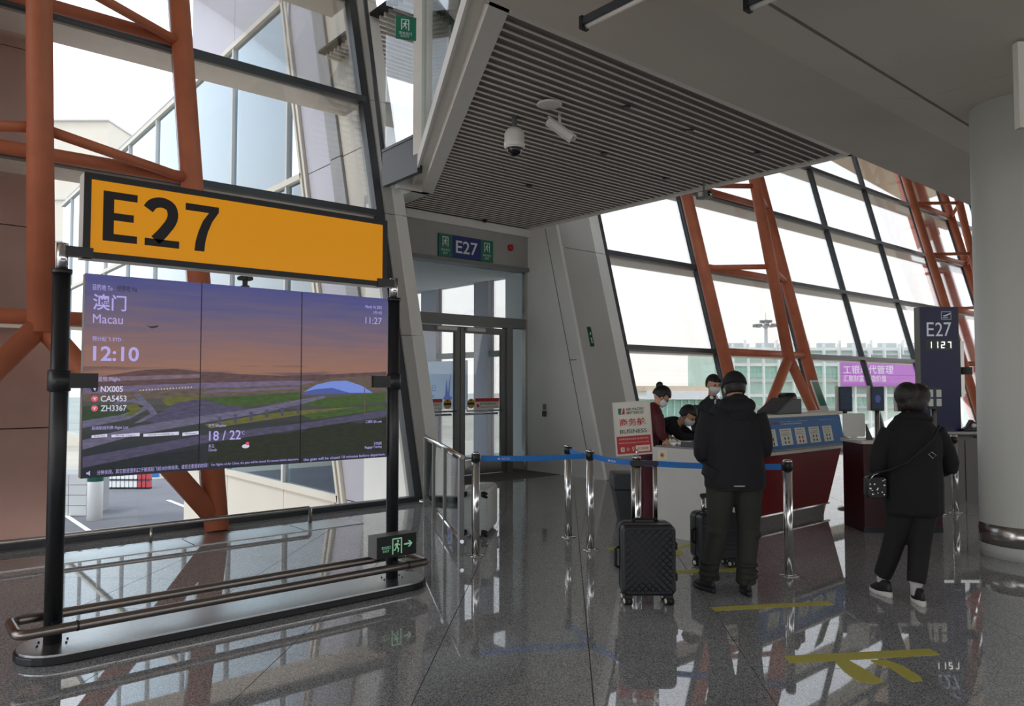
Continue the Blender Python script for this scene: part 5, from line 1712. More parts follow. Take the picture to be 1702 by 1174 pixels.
MB().lathe([(0.0, 0.0), (0.115, 0.002), (0.128, 0.010), (0.128, 0.022), (0.10, 0.03)], seg=32).build('disc', 'white_plastic', sk)
MB().box((-0.05, 0.0, 0.03), (0.03, 0.05, 0.055)).build('bracket', 'red_paint', sk)
q = on_z(855, 196, CZ)
dc = thing('dome_camera', 'white dome security camera hanging under the canopy slats', 'camera', (q.x, q.y, CZ - 0.42))
MB().lathe([(0.0390, 0.3120), (0.0286, 0.3185), (0.0286, 0.4420)], seg=16).build('stem', 'frame_grey', dc)
MB().lathe([(0.1014, 0.0910), (0.1118, 0.0975), (0.1144, 0.1365), (0.1079, 0.1560), (0.1079, 0.2470), (0.0780, 0.2925), (0.0364, 0.3120), (0.0000, 0.3120)], seg=28).build('housing', 'white_plastic', dc)
MB().lathe([(0.0884, 0.0910), (0.0858, 0.0585), (0.0650, 0.0234), (0.0364, 0.0052), (0.0000, 0.0000)], seg=28).build('dome', 'dark_dome', dc)
MB().lathe([(0.0988, 0.0806), (0.1027, 0.0884), (0.1027, 0.0962), (0.0910, 0.0988)], seg=28).build('rim', 'alu_light', dc)
q = on_z(930, 190, CZ)
bc = thing('bullet_camera', 'white bullet security camera on a bracket under the canopy', 'camera', (q.x, q.y, CZ - 0.25), -YAW)
MB().tube([(0, 0, 0.11), (0, 0, 0.26)], 0.016, 10).build('stem', 'white_plastic', bc)
MB().tube([(0.0, 0, 0.115), (-0.04, 0, 0.10)], 0.02, 10).build('knuckle', 'white_plastic', bc)
bx = Vector((0.80, 0, -0.60)).normalized()
bz = Vector((0.60, 0, 0.80)).normalized()
def bpt(a, b, c):
    return tuple(bx * a + Vector((0, 1, 0)) * b + bz * c + Vector((0, 0, 0.08)))
MB().prism([bpt(-0.16, y, z) for y, z in ((-0.05, -0.035), (0.05, -0.035), (0.05, 0.02), (0.035, 0.04), (-0.035, 0.04), (-0.05, 0.02))], Vector(bpt(0.16, 0, 0)) - Vector(bpt(-0.16, 0, 0))).build('housing', 'white_plastic', bc)
MB().prism([bpt(-0.18, y, z) for y, z in ((-0.058, 0.022), (-0.04, 0.048), (0.04, 0.048), (0.058, 0.022), (0.054, 0.018), (0.038, 0.042), (-0.038, 0.042), (-0.054, 0.018))], Vector(bpt(0.19, 0, 0)) - Vector(bpt(-0.18, 0, 0))).build('sun_shield', 'white_plastic', bc)
MB().lathe([(0.0, 0.0), (0.034, 0.0), (0.034, 0.01), (0.0, 0.012)], bpt(-0.16, 0, 0), 16, -bx).build('lens', 'dark_dome', bc)
q = on_z(1170, 300, CZ)
ec = thing('edge_camera', 'small box camera on a short pole at the edge of the canopy', 'camera', (q.x, q.y, CZ - 0.26))
MB().tube([(0, 0, 0.1), (0, 0, 0.26)], 0.014, 8).build('stem', 'frame_grey', ec)
MB().box((-0.06, -0.10, 0.0), (0.06, 0.10, 0.10)).build('housing', 'frame_grey', ec, bevel=0.008)
MB().lathe([(0.0, 0.0), (0.035, 0.0), (0.035, 0.02), (0.0, 0.02)], (-0.03, -0.10, 0.05), 14, (0, -1, 0)).build('lens', 'dark_dome', ec)
for s in (-1, 1):
    MB().box((0.06 if s > 0 else -0.10, -0.03, 0.02), (0.10 if s > 0 else -0.06, 0.03, 0.08)).build('ear', 'alu_light', ec)
q = on_y(806, 361, DW - 0.2)
sm_ = thing('smoke_detector', 'small black detector at the edge of the slats above the door sign', 'detector', (q.x, q.y, CZ - 0.05))
MB().lathe([(0.0, 0.0), (0.03, 0.005), (0.045, 0.03), (0.045, 0.05)], seg=16).build('body', 'black_plastic', sm_)
# linear lamps under the soffit
for (lab, x0, yb) in (('linear lamp under the soffit above the canopy fascia', 3.70, 3.58), ('linear lamp under the soffit at the top edge, right of the other lamp', 4.34, 2.70)):
    t = thing('linear_lamp', lab, 'lamp', (x0, yb - 0.7, 4.03))
    MB().prism([(-0.03, -0.7, 0.03), (0.03, -0.7, 0.03), (0.022, -0.7, 0.085), (-0.022, -0.7, 0.085)], (0, 1.4, 0)).build('housing', 'frame_dark', t)
    MB().tube([(0.012, -0.67, 0.022), (0.012, 0.67, 0.022)], 0.018, 10).build('tube', 'alu_light', t)
    MB().box((-0.034, 0.67, 0.0), (0.034, 0.70, 0.09)).build('end_cap', 'black_plastic', t)
    for yy in (-0.4, 0.4):
        zt = 4.20 if yb + yy - 0.7 < 2.7 else 4.21 + (yb + yy - 0.7 - 2.74) * 0.2727
        MB().tube([(0, yy, 0.085), (0, yy, zt - 4.03)], 0.008, 8).build('hanger', 'frame_dark', t)
hg = at_depth(1712, 140, 5.6)
hb = thing('hanging_board', 'white hanging sign board at the right edge in front of the column', 'sign', (hg.x, hg.y, hg.z - 0.33), -YAW)
MB().box((-0.085, 0, 0.0), (0.6, 0.06, 0.66)).build('panel', 'white_plastic', hb)
for x in (0.05, 0.5):
    MB().tube([(x, 0.03, 0.66), (x, 0.03, 4.2 - (hg.z - 0.33))], 0.01, 8).build('hanger', 'stainless', hb)
# exit sign hung in the upper gallery
gq_ = at_depth(672, 45, 8.6)
ge = thing('gallery_exit_sign', 'green exit sign hung behind the upper gallery glass', 'exit sign', (gq_.x, gq_.y, gq_.z - 0.14), -YAW + 0.3)
pn = MB().box((-0.10, 0, 0.0), (0.14, 0.02, 0.27)).build('panel', 'sign_green', ge)
rt_ = Matrix.Rotation(-YAW + 0.3, 3, 'Z') @ X_
gpp = (Vector((gq_.x, gq_.y, gq_.z - 0.14)), rt_, Z_)
running_man(pn, gpp, 0.01, 0.17, 0.13, 'sign_print')
text('安全出口', (-0.06, 0.05, 0.09, 0.085), gpp, 'sign_print', pn)
text('EXIT', (-0.04, 0.02, 0.06, 0.04), gpp, 'sign_print', pn)

# ------------------------------------------------------------------ floor tape
fpl_ = (Vector((0, 0, 0.0)), X_, Y_)
def tape(label, pts, extra=None):
    P = [on_z(x, y, 0) for x, y in pts]
    t = MB().prism([(p.x, p.y, 0.0004) for p in P], (0, 0, 0.0016)).build('floor_tape', 'yellow_tape')
    tag(t, label, 'floor tape', None)
    return t
tape('long yellow tape strip on the floor in front of the man\'s feet', [(1181, 1010), (1376, 1000), (1389, 1005), (1188, 1016)])
wt = tape('longest yellow tape strip with footprints, nearest on the floor', [(1304, 1091), (1545, 1079), (1563, 1089), (1312, 1103)])
text('1m', (on_z(1424, 1098).x, on_z(1424, 1098).y, on_z(1432, 1086).x, on_z(1432, 1086).y), (Vector((0, 0, 0.001)), X_, Y_), 'print_black', wt) if False else None
for lab, pts in (('left yellow footprint marker below the longest tape strip', [(1386, 1098), (1410, 1098), (1432, 1110), (1470, 1134), (1452, 1138), (1424, 1132), (1402, 1116)]),
                 ('right yellow footprint marker below the longest tape strip', [(1446, 1098), (1474, 1098), (1502, 1108), (1530, 1126), (1534, 1133), (1516, 1134), (1498, 1124), (1478, 1110), (1460, 1106)])):
    P = [on_z(x, y, 0) for x, y in pts]
    f = MB().prism([(p.x, p.y, 0.0004) for p in P], (0, 0, 0.0016)).build('footprint_marker', 'yellow_tape')
    tag(f, lab, 'floor marker')
tape('short yellow tape strip between the three-belt post and the woven suitcase', [(1009, 910), (1040, 908), (1042, 914), (1012, 915)])
tape('yellow tape strip running under the plain black suitcase', [(1119, 949), (1255, 944), (1262, 948), (1122, 954)])
tape('short yellow tape strip by the white counter end', [(1117, 907), (1152, 905), (1152, 909), (1119, 911)])
P = [on_z(x, y, 0) for x, y in ((1117, 914), (1130, 914), (1138, 922), (1124, 925))]
tag(MB().prism([(p.x, p.y, 0.0004) for p in P], (0, 0, 0.0016)).build('footprint_marker', 'yellow_tape'), 'small yellow footprint marker right of the woven suitcase', 'floor marker')

# ================================================================== PEOPLE
BODIES = []
class Body:
    """collects closed tapered tubes; they are fused into one skin by a voxel remesh"""
    def __init__(s):
        s.mb = MB()
        s.tags = []
    def _pad(s, t):
        s.tags += [t] * (len(s.mb.v) - len(s.tags))
    def loft(s, rings, tag_, side=(1, 0, 0), seg=18, sub=3):
        side = Vector(side)
        R = [(Vector(c), a, b) for c, a, b in rings]
        P = []
        for i in range(len(R) - 1):
            for k in range(sub):
                t = k / sub
                p0 = R[max(i - 1, 0)]
                p1, p2 = R[i], R[i + 1]
                p3 = R[min(i + 2, len(R) - 1)]
                def cm(a, b, c, d):
                    return 0.5 * ((2 * b) + (c - a) * t + (2 * a - 5 * b + 4 * c - d) * t * t + (3 * b - a - 3 * c + d) * t ** 3)
                P.append((cm(p0[0], p1[0], p2[0], p3[0]), p1[1] + (p2[1] - p1[1]) * t, p1[2] + (p2[2] - p1[2]) * t))
        P.append(R[-1])
        k0 = len(s.mb.v)
        n = len(P)
        for i, (c, a, b) in enumerate(P):
            tg = (P[min(i + 1, n - 1)][0] - P[max(i - 1, 0)][0]).normalized()
            A = (side - tg * side.dot(tg))
            if A.length < 1e-3:
                A = tg.orthogonal()
            A.normalize()
            B = tg.cross(A)
            for j in range(seg):
                w = 2 * PI * j / seg
                s.mb.v.append(c + A * (a * math.cos(w)) + B * (b * math.sin(w)))
        for i in range(n - 1):
            for j in range(seg):
                j2 = (j + 1) % seg
                s.mb.f.append((k0 + i * seg + j, k0 + i * seg + j2, k0 + (i + 1) * seg + j2, k0 + (i + 1) * seg + j))
                s.mb.sm.append(True)
        s.mb.f.append(tuple(k0 + j for j in range(seg))[::-1])
        s.mb.f.append(tuple(k0 + (n - 1) * seg + j for j in range(seg)))
        s.mb.sm += [True, True]
        s._pad(tag_)
    def ball(s, c, r, tag_, M=None):
        k0 = len(s.mb.v)
        s.mb.ball((0, 0, 0), r, 18, 12)
        for i in range(k0, len(s.mb.v)):
            v = s.mb.v[i]
            s.mb.v[i] = (M @ (Vector(c) + v)) if M is not None else Vector(c) + v
        s._pad(tag_)
    def hand(s, wrist, direction, up, tag_='skin', curl=0.5, side=1, k=1.0):
        """palm and five separate fingers; direction = from wrist to knuckles, up = back of the hand"""
        d = Vector(direction).normalized()
        u = Vector(up)
        u = (u - d * u.dot(d)).normalized()
        l = d.cross(u) * side            # towards the little finger
        w = Vector(wrist)
        s.loft([(w, 0.026 * k, 0.020 * k), (w + d * 0.035 * k, 0.037 * k, 0.017 * k), (w + d * 0.085 * k, 0.041 * k, 0.014 * k)], tag_, side=l, sub=2)
        for i, (off, ln) in enumerate(((-0.030, 0.070), (-0.010, 0.080), (0.011, 0.074), (0.031, 0.058))):
            b0 = w + d * 0.078 * k + l * off * k
            ang = 0.0
            pts = [(b0, 0.0095 * k, 0.009 * k)]
            p = b0
            for j, f in enumerate((0.45, 0.32, 0.23)):
                ang += curl * (0.7 if j == 0 else 0.9)
                p = p + (d * math.cos(ang) - u * math.sin(ang)) * (ln * f * k) + l * (off * 0.12 * k)
                pts.append((p, (0.0088 - 0.001 * j) * k, (0.0085 - 0.001 * j) * k))
            s.loft(pts, tag_, side=l, seg=10, sub=2)
        t0 = w + d * 0.025 * k - l * 0.028 * k
        t1_ = t0 + (d * 0.55 - l * 0.75 - u * 0.25).normalized() * 0.04 * k
        t2_ = t1_ + (d * 0.85 - l * 0.25 - u * 0.45).normalized() * 0.032 * k
        s.loft([(t0, 0.014 * k, 0.013 * k), (t1_, 0.0105 * k, 0.010 * k), (t2_, 0.008 * k, 0.008 * k)], tag_, side=u, seg=10, sub=2)
    def head(s, M, k=1.0, face=True):
        """M places the head: origin at the centre of the skull, +y the way it looks"""
        s.ball((0, -0.005 * k, 0.015 * k), (0.073 * k, 0.092 * k, 0.10 * k), 'skin', M)
        s.ball((0, 0.020 * k, -0.045 * k), (0.058 * k, 0.066 * k, 0.072 * k), 'skin', M)
        s.ball((0, 0.045 * k, -0.092 * k), (0.030 * k, 0.030 * k, 0.024 * k), 'skin', M)
        s.ball((0, 0.093 * k, -0.020 * k), (0.013 * k, 0.018 * k, 0.022 * k), 'skin', M)
        s.ball((0, 0.084 * k, 0.005 * k), (0.010 * k, 0.012 * k, 0.026 * k), 'skin', M)
        s.ball((0, 0.078 * k, -0.062 * k), (0.024 * k, 0.012 * k, 0.009 * k), 'skin', M)
        for e in (-1, 1):
            s.ball((e * 0.075 * k, 0.0, -0.015 * k), (0.012 * k, 0.020 * k, 0.030 * k), 'skin', M)
    def finish(s, root, matmap, voxel=0.0085, smooth=3, rule=None):
        s.rule = rule
        BODIES.append((s, root, matmap, voxel, smooth))
def person(label, X, Y, rotz):
    p = RGT * X + FWD * Y
    return thing('person', label, 'person', (p.x, p.y, 0), rotz)
def HM(c, yaw=0.0, pitch=0.0, roll=0.0):      # pitch > 0 looks down
    return Matrix.Translation(Vector(c)) @ Matrix.Rotation(yaw, 4, 'Z') @ Matrix.Rotation(-pitch, 4, 'X') @ Matrix.Rotation(roll, 4, 'Y')
def shell(name, m, root, M, c, r, keep, seg=28, rings=20, thick=0.006):
    """part of an ellipsoid kept where keep(unit direction) is true, given thickness"""
    me = MB().ball((0, 0, 0), 1.0, seg, rings)
    bm = bmesh.new()
    vs_ = [bm.verts.new(v) for v in me.v]
    for f in me.f:
        try:
            bm.faces.new([vs_[i] for i in f])
        except ValueError:
            pass
    bmesh.ops.remove_doubles(bm, verts=bm.verts, dist=1e-5)
    bmesh.ops.delete(bm, geom=[f for f in bm.faces if not keep(f.calc_center_median().normalized())], context='FACES')
    for v in bm.verts:
        v.co = Vector((v.co.x * r[0], v.co.y * r[1], v.co.z * r[2])) + Vector(c)
    bmesh.ops.recalc_face_normals(bm, faces=bm.faces)
    bmesh.ops.solidify(bm, geom=list(bm.faces), thickness=-thick)
    for v in bm.verts:
        v.co = M @ v.co
    for f in bm.faces:
        f.smooth = True
    me2 = bpy.data.meshes.new(name)
    bm.to_mesh(me2)
    bm.free()
    me2.materials.append(MATS[m])
    return place(name, me2, root)
def blob(name, m, root, balls, M=None, voxel=0.008):
    b = Body()
    for c, r in balls:
        b.ball(c, r, 'x', M)
    b.finish((root, name), {'x': m}, voxel, 2)
def shoe(root, c, yaw, m_up='shoe_black', m_sole='shoe_black', L=0.27):
    M = Matrix.Translation(Vector(c)) @ Matrix.Rotation(yaw, 4, 'Z')
    pts = []
    n = 20
    def outline(k):
        o = []
        for i in range(n):
            w = 2 * PI * i / n
            y = math.sin(w)
            wid = 0.046 if y > 0 else 0.038
            o.append((wid * k * math.cos(w), 0.06 + y * L / 2 * k))
        return o
    mb = MB()
    lay = [(1.0, 0.0), (1.03, 0.012), (1.0, 0.03)]
    k0 = 0
    for kk, z in lay:
        mb.v += [M @ Vector((x, y, z + (0.012 if y < -0.02 else 0) * (z > 0.02))) for x, y in outline(kk)]
    for i in range(len(lay) - 1):
        for j in range(n):
            j2 = (j + 1) % n
            mb.f.append((i * n + j, i * n + j2, (i + 1) * n + j2, (i + 1) * n + j))
            mb.sm.append(True)
    mb.f += [tuple(range(n))[::-1], tuple(range((len(lay) - 1) * n, len(lay) * n))]
    mb.sm += [False, False]
    so = mb.build('shoe', m_sole, root)
    up = MB()
    prof = [(0.96, 0.028, 0.0, 0.0), (0.94, 0.055, -0.004, 0.0), (0.72, 0.085, -0.03, 0.25), (0.45, 0.115, -0.055, 0.6)]
    for (kk, z, dy, fl) in prof:
        for x, y in outline(kk):
            yy = y + dy
            zz = z - max(0, (yy - 0.06)) * 0.28 * (z - 0.028) / 0.06
            up.v.append(M @ Vector((x, yy, max(zz, 0.026))))
    for i in range(len(prof) - 1):
        for j in range(n):
            j2 = (j + 1) % n
            up.f.append((i * n + j, i * n + j2, (i + 1) * n + j2, (i + 1) * n + j))
            up.sm.append(True)
    up.f += [tuple(range(n))[::-1], tuple(range((len(prof) - 1) * n, len(prof) * n))]
    up.sm += [False, True]
    up.build('shoe_upper', m_up, so)
    for k in range(4):
        y = 0.05 + k * 0.022
        MB().tube([M @ Vector((-0.02, y, 0.084 - k * 0.009)), M @ Vector((0.0, y, 0.093 - k * 0.009)), M @ Vector((0.02, y, 0.084 - k * 0.009))], 0.0025, 6).build('lace', m_up, so)

# ------------------------------------------------------------------ man in a dark jacket and cap, seen from behind at the counter
mn = person('man in black jacket, dark cap and olive trousers, seen from behind at the counter', 1.68, 5.80, -YAW)
b = Body()
b.loft([((0.03, 0.0, 0.775), 0.218, 0.155), ((0.03, 0.0, 0.80), 0.236, 0.172), ((0.03, 0.0, 0.87), 0.236, 0.172), ((0.025, 0.0, 1.0), 0.225, 0.165), ((0.02, 0.0, 1.15), 0.222, 0.16), ((0.02, 0.01, 1.28), 0.215, 0.145), ((0.025, 0.02, 1.37), 0.175, 0.115), ((0.035, 0.03, 1.44), 0.095, 0.085), ((0.04, 0.035, 1.47), 0.065, 0.07)], 'jacket')
b.loft([((0.035, 0.03, 1.40), 0.062, 0.066), ((0.05, 0.05, 1.50), 0.056, 0.060)], 'skin')
# arms: upper arm down, elbow bent, forearm forward over the counter
for s, sh_, el, wr_ in ((-1, (-0.155, 0.01, 1.345), (-0.222, -0.01, 1.04), (-0.12, 0.25, 1.03)), (1, (0.205, 0.01, 1.345), (0.248, 0.0, 1.06), (0.13, 0.26, 1.05))):
    S_, E_, W_2 = Vector(sh_), Vector(el), Vector(wr_)
    b.loft([(S_, 0.07, 0.075), (S_.lerp(E_, 0.5) + Vector((s * 0.018, 0, 0)), 0.068, 0.07), (E_, 0.062, 0.066), (E_.lerp(W_2, 0.5), 0.056, 0.058), (W_2, 0.046, 0.046)], 'jacket', side=(0, 1, 0))
    b.hand(W_2 - (W_2 - E_).normalized() * 0.01, (W_2 - E_), (0, 0, 1), curl=0.55, side=s)
b.loft([((-0.14, -0.02, 0.93), 0.085, 0.11), ((-0.185, -0.02, 0.86), 0.055, 0.09)], 'jacket')
# legs
for hp, kn, an, sg in (((-0.075, 0.0, 0.86), (-0.095, 0.03, 0.48), (-0.165, 0.03, 0.10), -1), ((0.125, 0.0, 0.86), (0.135, 0.03, 0.46), (0.085, -0.06, 0.10), 1)):
    H_, K_, A_ = Vector(hp), Vector(kn), Vector(an)
    b.loft([(H_, 0.118, 0.125), (H_.lerp(K_, 0.45), 0.105, 0.112), (K_, 0.083, 0.088), (K_.lerp(A_, 0.4), 0.078, 0.086), (A_ + Vector((0, 0, 0.08)), 0.07, 0.076), (A_ - Vector((0, 0, 0.02)), 0.076, 0.085)], 'trouser')
    for kz in (0.03, 0.07, 0.12):   # bunched folds above the shoe and knee
        b.ball(A_ + Vector((sg * 0.01, -0.01, kz)), (0.080, 0.088, 0.022), 'trouser')
    b.ball(K_ + Vector((sg * 0.02, -0.02, -0.03)), (0.07, 0.08, 0.05), 'trouser')
M = HM((0.052, 0.06, 1.545), 0.0, 0.25)
b.head(M)
b.finish(mn, {'jacket': 'cloth_jacket', 'trouser': 'cloth_trouser', 'skin': 'skin'}, 0.0085, rule=lambda c, t: ('jacket' if c.z > 0.79 else 'trouser') if t in ('jacket', 'trouser') else t)
shoe(mn, (-0.18, 0.0, 0.0), 0.35)
shoe(mn, (0.085, -0.09, 0.0), -0.12)
# hood lying on the back, cap, hair
blob('hood', 'cloth_jacket', mn, [((0.035, -0.075, 1.395), (0.125, 0.065, 0.075)), ((0.045, -0.055, 1.455), (0.085, 0.05, 0.05)), ((-0.05, -0.045, 1.41), (0.06, 0.06, 0.06)), ((0.12, -0.045, 1.41), (0.06, 0.06, 0.06)), ((0.035, -0.09, 1.33), (0.09, 0.045, 0.06)), ((0.035, 0.07, 1.42), (0.10, 0.05, 0.045))])
shell('hair', 'hair', mn, M, (0, -0.006, 0.012), (0.079, 0.099, 0.105), lambda d: d.z > -0.55 and d.y < 0.35, thick=0.004)
cp = shell('cap', 'cloth_dark', mn, M, (0, -0.006, 0.022), (0.086, 0.106, 0.108), lambda d: d.z > 0.02, thick=0.006)
MB().lathe([(0.0, 0.004), (0.008, 0.003), (0.010, 0.0)], M @ Vector((0, -0.006, 0.131)), 12, M.to_3x3() @ Z_).build('cap_button', 'cloth_dark', cp)
MB().prism([M @ Vector((x, y, z)) for x, y, z in ((-0.075, 0.07, 0.035), (-0.06, 0.13, 0.03), (0.0, 0.16, 0.03), (0.06, 0.13, 0.03), (0.075, 0.07, 0.035))], M.to_3x3() @ Vector((0, 0, 0.006))).build('cap_peak', 'cloth_dark', cp)
# thin pale bar at the back of the jacket hem
MB().box((-0.03, -0.177, 0.815), (0.05, -0.172, 0.820)).build('hem_zip', 'alu_light', mn)

# ------------------------------------------------------------------ woman in black, seen from behind
wm = person('woman in long black coat, black trousers and white-soled trainers, seen from behind', 2.95, 5.56, -YAW)
b = Body()
b.loft([((0.0, 0.0, 0.62), 0.19, 0.135), ((0.0, 0.0, 0.645), 0.208, 0.155), ((0.0, 0.0, 0.72), 0.208, 0.155), ((0.0, 0.0, 0.85), 0.21, 0.155), ((0.0, 0.0, 1.0), 0.20, 0.15), ((0.0, 0.0, 1.15), 0.205, 0.14), ((0.0, 0.01, 1.26), 0.175, 0.115), ((0.005, 0.02, 1.325), 0.105, 0.09), ((0.01, 0.025, 1.36), 0.07, 0.07)], 'coat')
b.loft([((0.01, 0.02, 1.30), 0.055, 0.06), ((0.015, 0.035, 1.40), 0.05, 0.055)], 'skin')
for s, sh_, el, wr_ in ((-1, (-0.165, 0.0, 1.235), (-0.262, 0.01, 0.955), (-0.14, 0.22, 0.93)), (1, (0.17, 0.0, 1.235), (0.275, 0.01, 0.955), (0.13, 0.22, 0.97))):
    S_, E_, W_2 = Vector(sh_), Vector(el), Vector(wr_)
    b.loft([(S_, 0.062, 0.066), (S_.lerp(E_, 0.5) + Vector((s * 0.02, 0, 0)), 0.062, 0.064), (E_, 0.058, 0.06), (E_.lerp(W_2, 0.5), 0.054, 0.056), (W_2, 0.044, 0.044)], 'coat', side=(0, 1, 0))
    b.hand(W_2 - (W_2 - E_).normalized() * 0.01, (W_2 - E_), (0, 0, 1), curl=0.6, side=s, k=0.92)
for hp, kn, an in (((-0.085, 0.0, 0.72), (-0.115, 0.06, 0.44), (-0.165, 0.16, 0.11)), ((0.075, 0.0, 0.72), (0.03, -0.01, 0.42), (-0.03, -0.06, 0.11))):
    H_, K_, A_ = Vector(hp), Vector(kn), Vector(an)
    b.loft([(H_, 0.10, 0.11), (H_.lerp(K_, 0.5), 0.09, 0.098), (K_, 0.076, 0.082), (K_.lerp(A_, 0.5), 0.068, 0.076), (A_ + Vector((0, 0, 0.03)), 0.06, 0.068)], 'trouser')
    b.loft([(A_ + Vector((0, 0, 0.04)), 0.040, 0.044), (A_ - Vector((0, 0, 0.06)), 0.036, 0.042)], 'sock')
M = HM((0.02, 0.05, 1.462), 0.0, 0.2)
b.head(M, 0.97)
mat('sock_grey', lin(190, 186, 184), 0.8)
b.finish(wm, {'coat': 'cloth_coat', 'trouser': 'cloth_dark', 'skin': 'skin', 'sock': 'sock_grey'}, 0.0085, rule=lambda c, t: ('coat' if c.z > 0.635 else 'trouser') if t in ('coat', 'trouser') else t)
shoe(wm, (-0.165, 0.11, 0.0), 0.15, 'shoe_black', 'sole_white', 0.25)
shoe(wm, (-0.03, -0.12, 0.0), -0.25, 'shoe_black', 'sole_white', 0.25)
blob('hair', 'hair_brown', wm, [((-0.035, -0.02, 0.03), (0.085, 0.105, 0.098)), ((0.045, -0.015, 0.025), (0.085, 0.10, 0.095)), ((0, -0.055, -0.03), (0.088, 0.065, 0.085)), ((0.06, -0.01, -0.04), (0.045, 0.06, 0.06)), ((-0.06, -0.01, -0.04), (0.045, 0.06, 0.06))], M)
blob('collar', 'cloth_coat', wm, [((0.01, -0.04, 1.335), (0.095, 0.05, 0.045)), ((-0.075, 0.0, 1.315), (0.06, 0.06, 0.04)), ((0.09, 0.0, 1.315), (0.06, 0.06, 0.04))])
# small emblem on the back
zz = [(0.03, 1.075), (0.055, 1.09), (0.085, 1.065), (0.06, 1.045)]
MB().tube([(x, -0.153, z) for x, z in zz], 0.0022, 6, closed=True).build('emblem', 'alu_light', wm)
# shoulder bag at her left hip
p_ = WM[wm.name] @ Vector((-0.30, 0.0, 0.80))
bg = thing('shoulder_bag', 'small dark shoulder bag with shiny trinkets at the woman\'s left hip', 'bag', tuple(p_), -YAW)
MB().rbox((-0.055, -0.05, -0.06), (0.085, 0.04, 0.10), 0.03, 5, 1).build('body', 'black_plastic', bg, bevel=0.012)
MB().tube([(-0.05, -0.03, 0.09), (-0.01, -0.06, 0.13), (0.09, -0.10, 0.16), (0.18, -0.165, 0.22), (0.35, -0.175, 0.38), (0.43, -0.12, 0.475)], 0.008, 8).build('strap', 'black_rubber', bg)
random.seed(4)
for k in range(14):
    x, z = random.uniform(-0.05, 0.07), random.uniform(-0.04, 0.10)
    MB().ball((x, -0.056, z), (random.uniform(0.005, 0.010), 0.005, random.uniform(0.005, 0.010)), 8, 6).build('trinket', 'chrome', bg)
MB().tube([(-0.045, -0.055, 0.08), (-0.02, -0.06, 0.115), (0.03, -0.06, 0.135), (0.06, -0.06, 0.14)], 0.004, 6).build('chain', 'chrome', bg)

# ------------------------------------------------------------------ airline staff: woman in a maroon jacket with a bun, head bent
st1 = person('staff woman in maroon uniform with hair bun, bending over the counter end', 1.50, 8.32, -YAW - PI / 2 + 0.25)
b = Body()
b.loft([((0, -0.02, 0.78), 0.165, 0.13), ((0, -0.02, 0.92), 0.16, 0.125), ((0, 0.0, 1.05), 0.15, 0.115), ((0, 0.035, 1.18), 0.165, 0.115), ((0, 0.065, 1.27), 0.15, 0.095), ((0, 0.085, 1.325), 0.085, 0.07), ((0, 0.10, 1.345), 0.055, 0.055)], 'jacket')
b.loft([((0, 0.085, 1.29), 0.047, 0.05), ((0, 0.14, 1.385), 0.044, 0.048)], 'skin')
for s, sh_, el, wr_ in ((1, (0.145, 0.06, 1.24), (0.20, 0.06, 1.04), (0.215, 0.10, 0.985)), (-1, (-0.145, 0.06, 1.24), (-0.185, 0.12, 1.03), (-0.06, 0.28, 0.99))):
    S_, E_, W_2 = Vector(sh_), Vector(el), Vector(wr_)
    b.loft([(S_, 0.055, 0.06), (S_.lerp(E_, 0.5), 0.054, 0.056), (E_, 0.048, 0.05), (W_2, 0.04, 0.042)], 'jacket', side=(0, 1, 0))
b.hand((0.215, 0.095, 0.99), (0.25, 0.35, -0.75), (0.85, 0.2, 0.4), curl=0.35, side=-1, k=0.95)
b.hand((-0.07, 0.27, 0.995), (0.3, 0.9, -0.25), (0, 0.2, 1), curl=0.4, side=1, k=0.9)
for s in (-1, 1):
    b.loft([((s * 0.08, -0.02, 0.82), 0.10, 0.12), ((s * 0.085, 0.0, 0.46), 0.078, 0.085), ((s * 0.085, -0.02, 0.10), 0.075, 0.085)], 'trouser')
M = HM((0, 0.165, 1.445), -0.25, 0.75)
b.head(M, 0.95)
b.finish(st1, {'jacket': 'cloth_maroon', 'trouser': 'cloth_maroon', 'skin': 'skin'}, 0.0075)
for s in (-1, 1):
    shoe(st1, (s * 0.085, -0.05, 0), 0.0, 'shoe_black', 'shoe_black', 0.24)
shell('hair', 'hair', st1, M, (0, -0.008, 0.012), (0.078, 0.100, 0.108), lambda d: d.z > 0.25 or (d.y < 0.25 and d.z > -0.45), thick=0.005)
blob('hair_bun', 'hair', st1, [((0, -0.10, 0.075), (0.042, 0.038, 0.042))], M)
mk = shell('mask', 'mask_white', st1, M, (0, 0.022, -0.04), (0.066, 0.085, 0.075), lambda d: d.y > 0.1 and d.z < 0.35, thick=0.003)
for s in (-1, 1):
    MB().tube([M @ Vector((s * 0.064, 0.03, -0.02)), M @ Vector((s * 0.076, 0.005, 0.0)), M @ Vector((s * 0.082, -0.012, 0.012))], 0.0016, 6).build('ear_loop', 'mask_white', mk)
    MB().ball(M @ Vector((s * 0.028, 0.082, 0.004)), 0.009, 8, 6).build('eye', 'eye_dark', st1)
blob('collar', 'mask_white', st1, [((0.03, 0.115, 1.315), (0.03, 0.035, 0.02)), ((-0.03, 0.115, 1.315), (0.03, 0.035, 0.02))], None, 0.006)

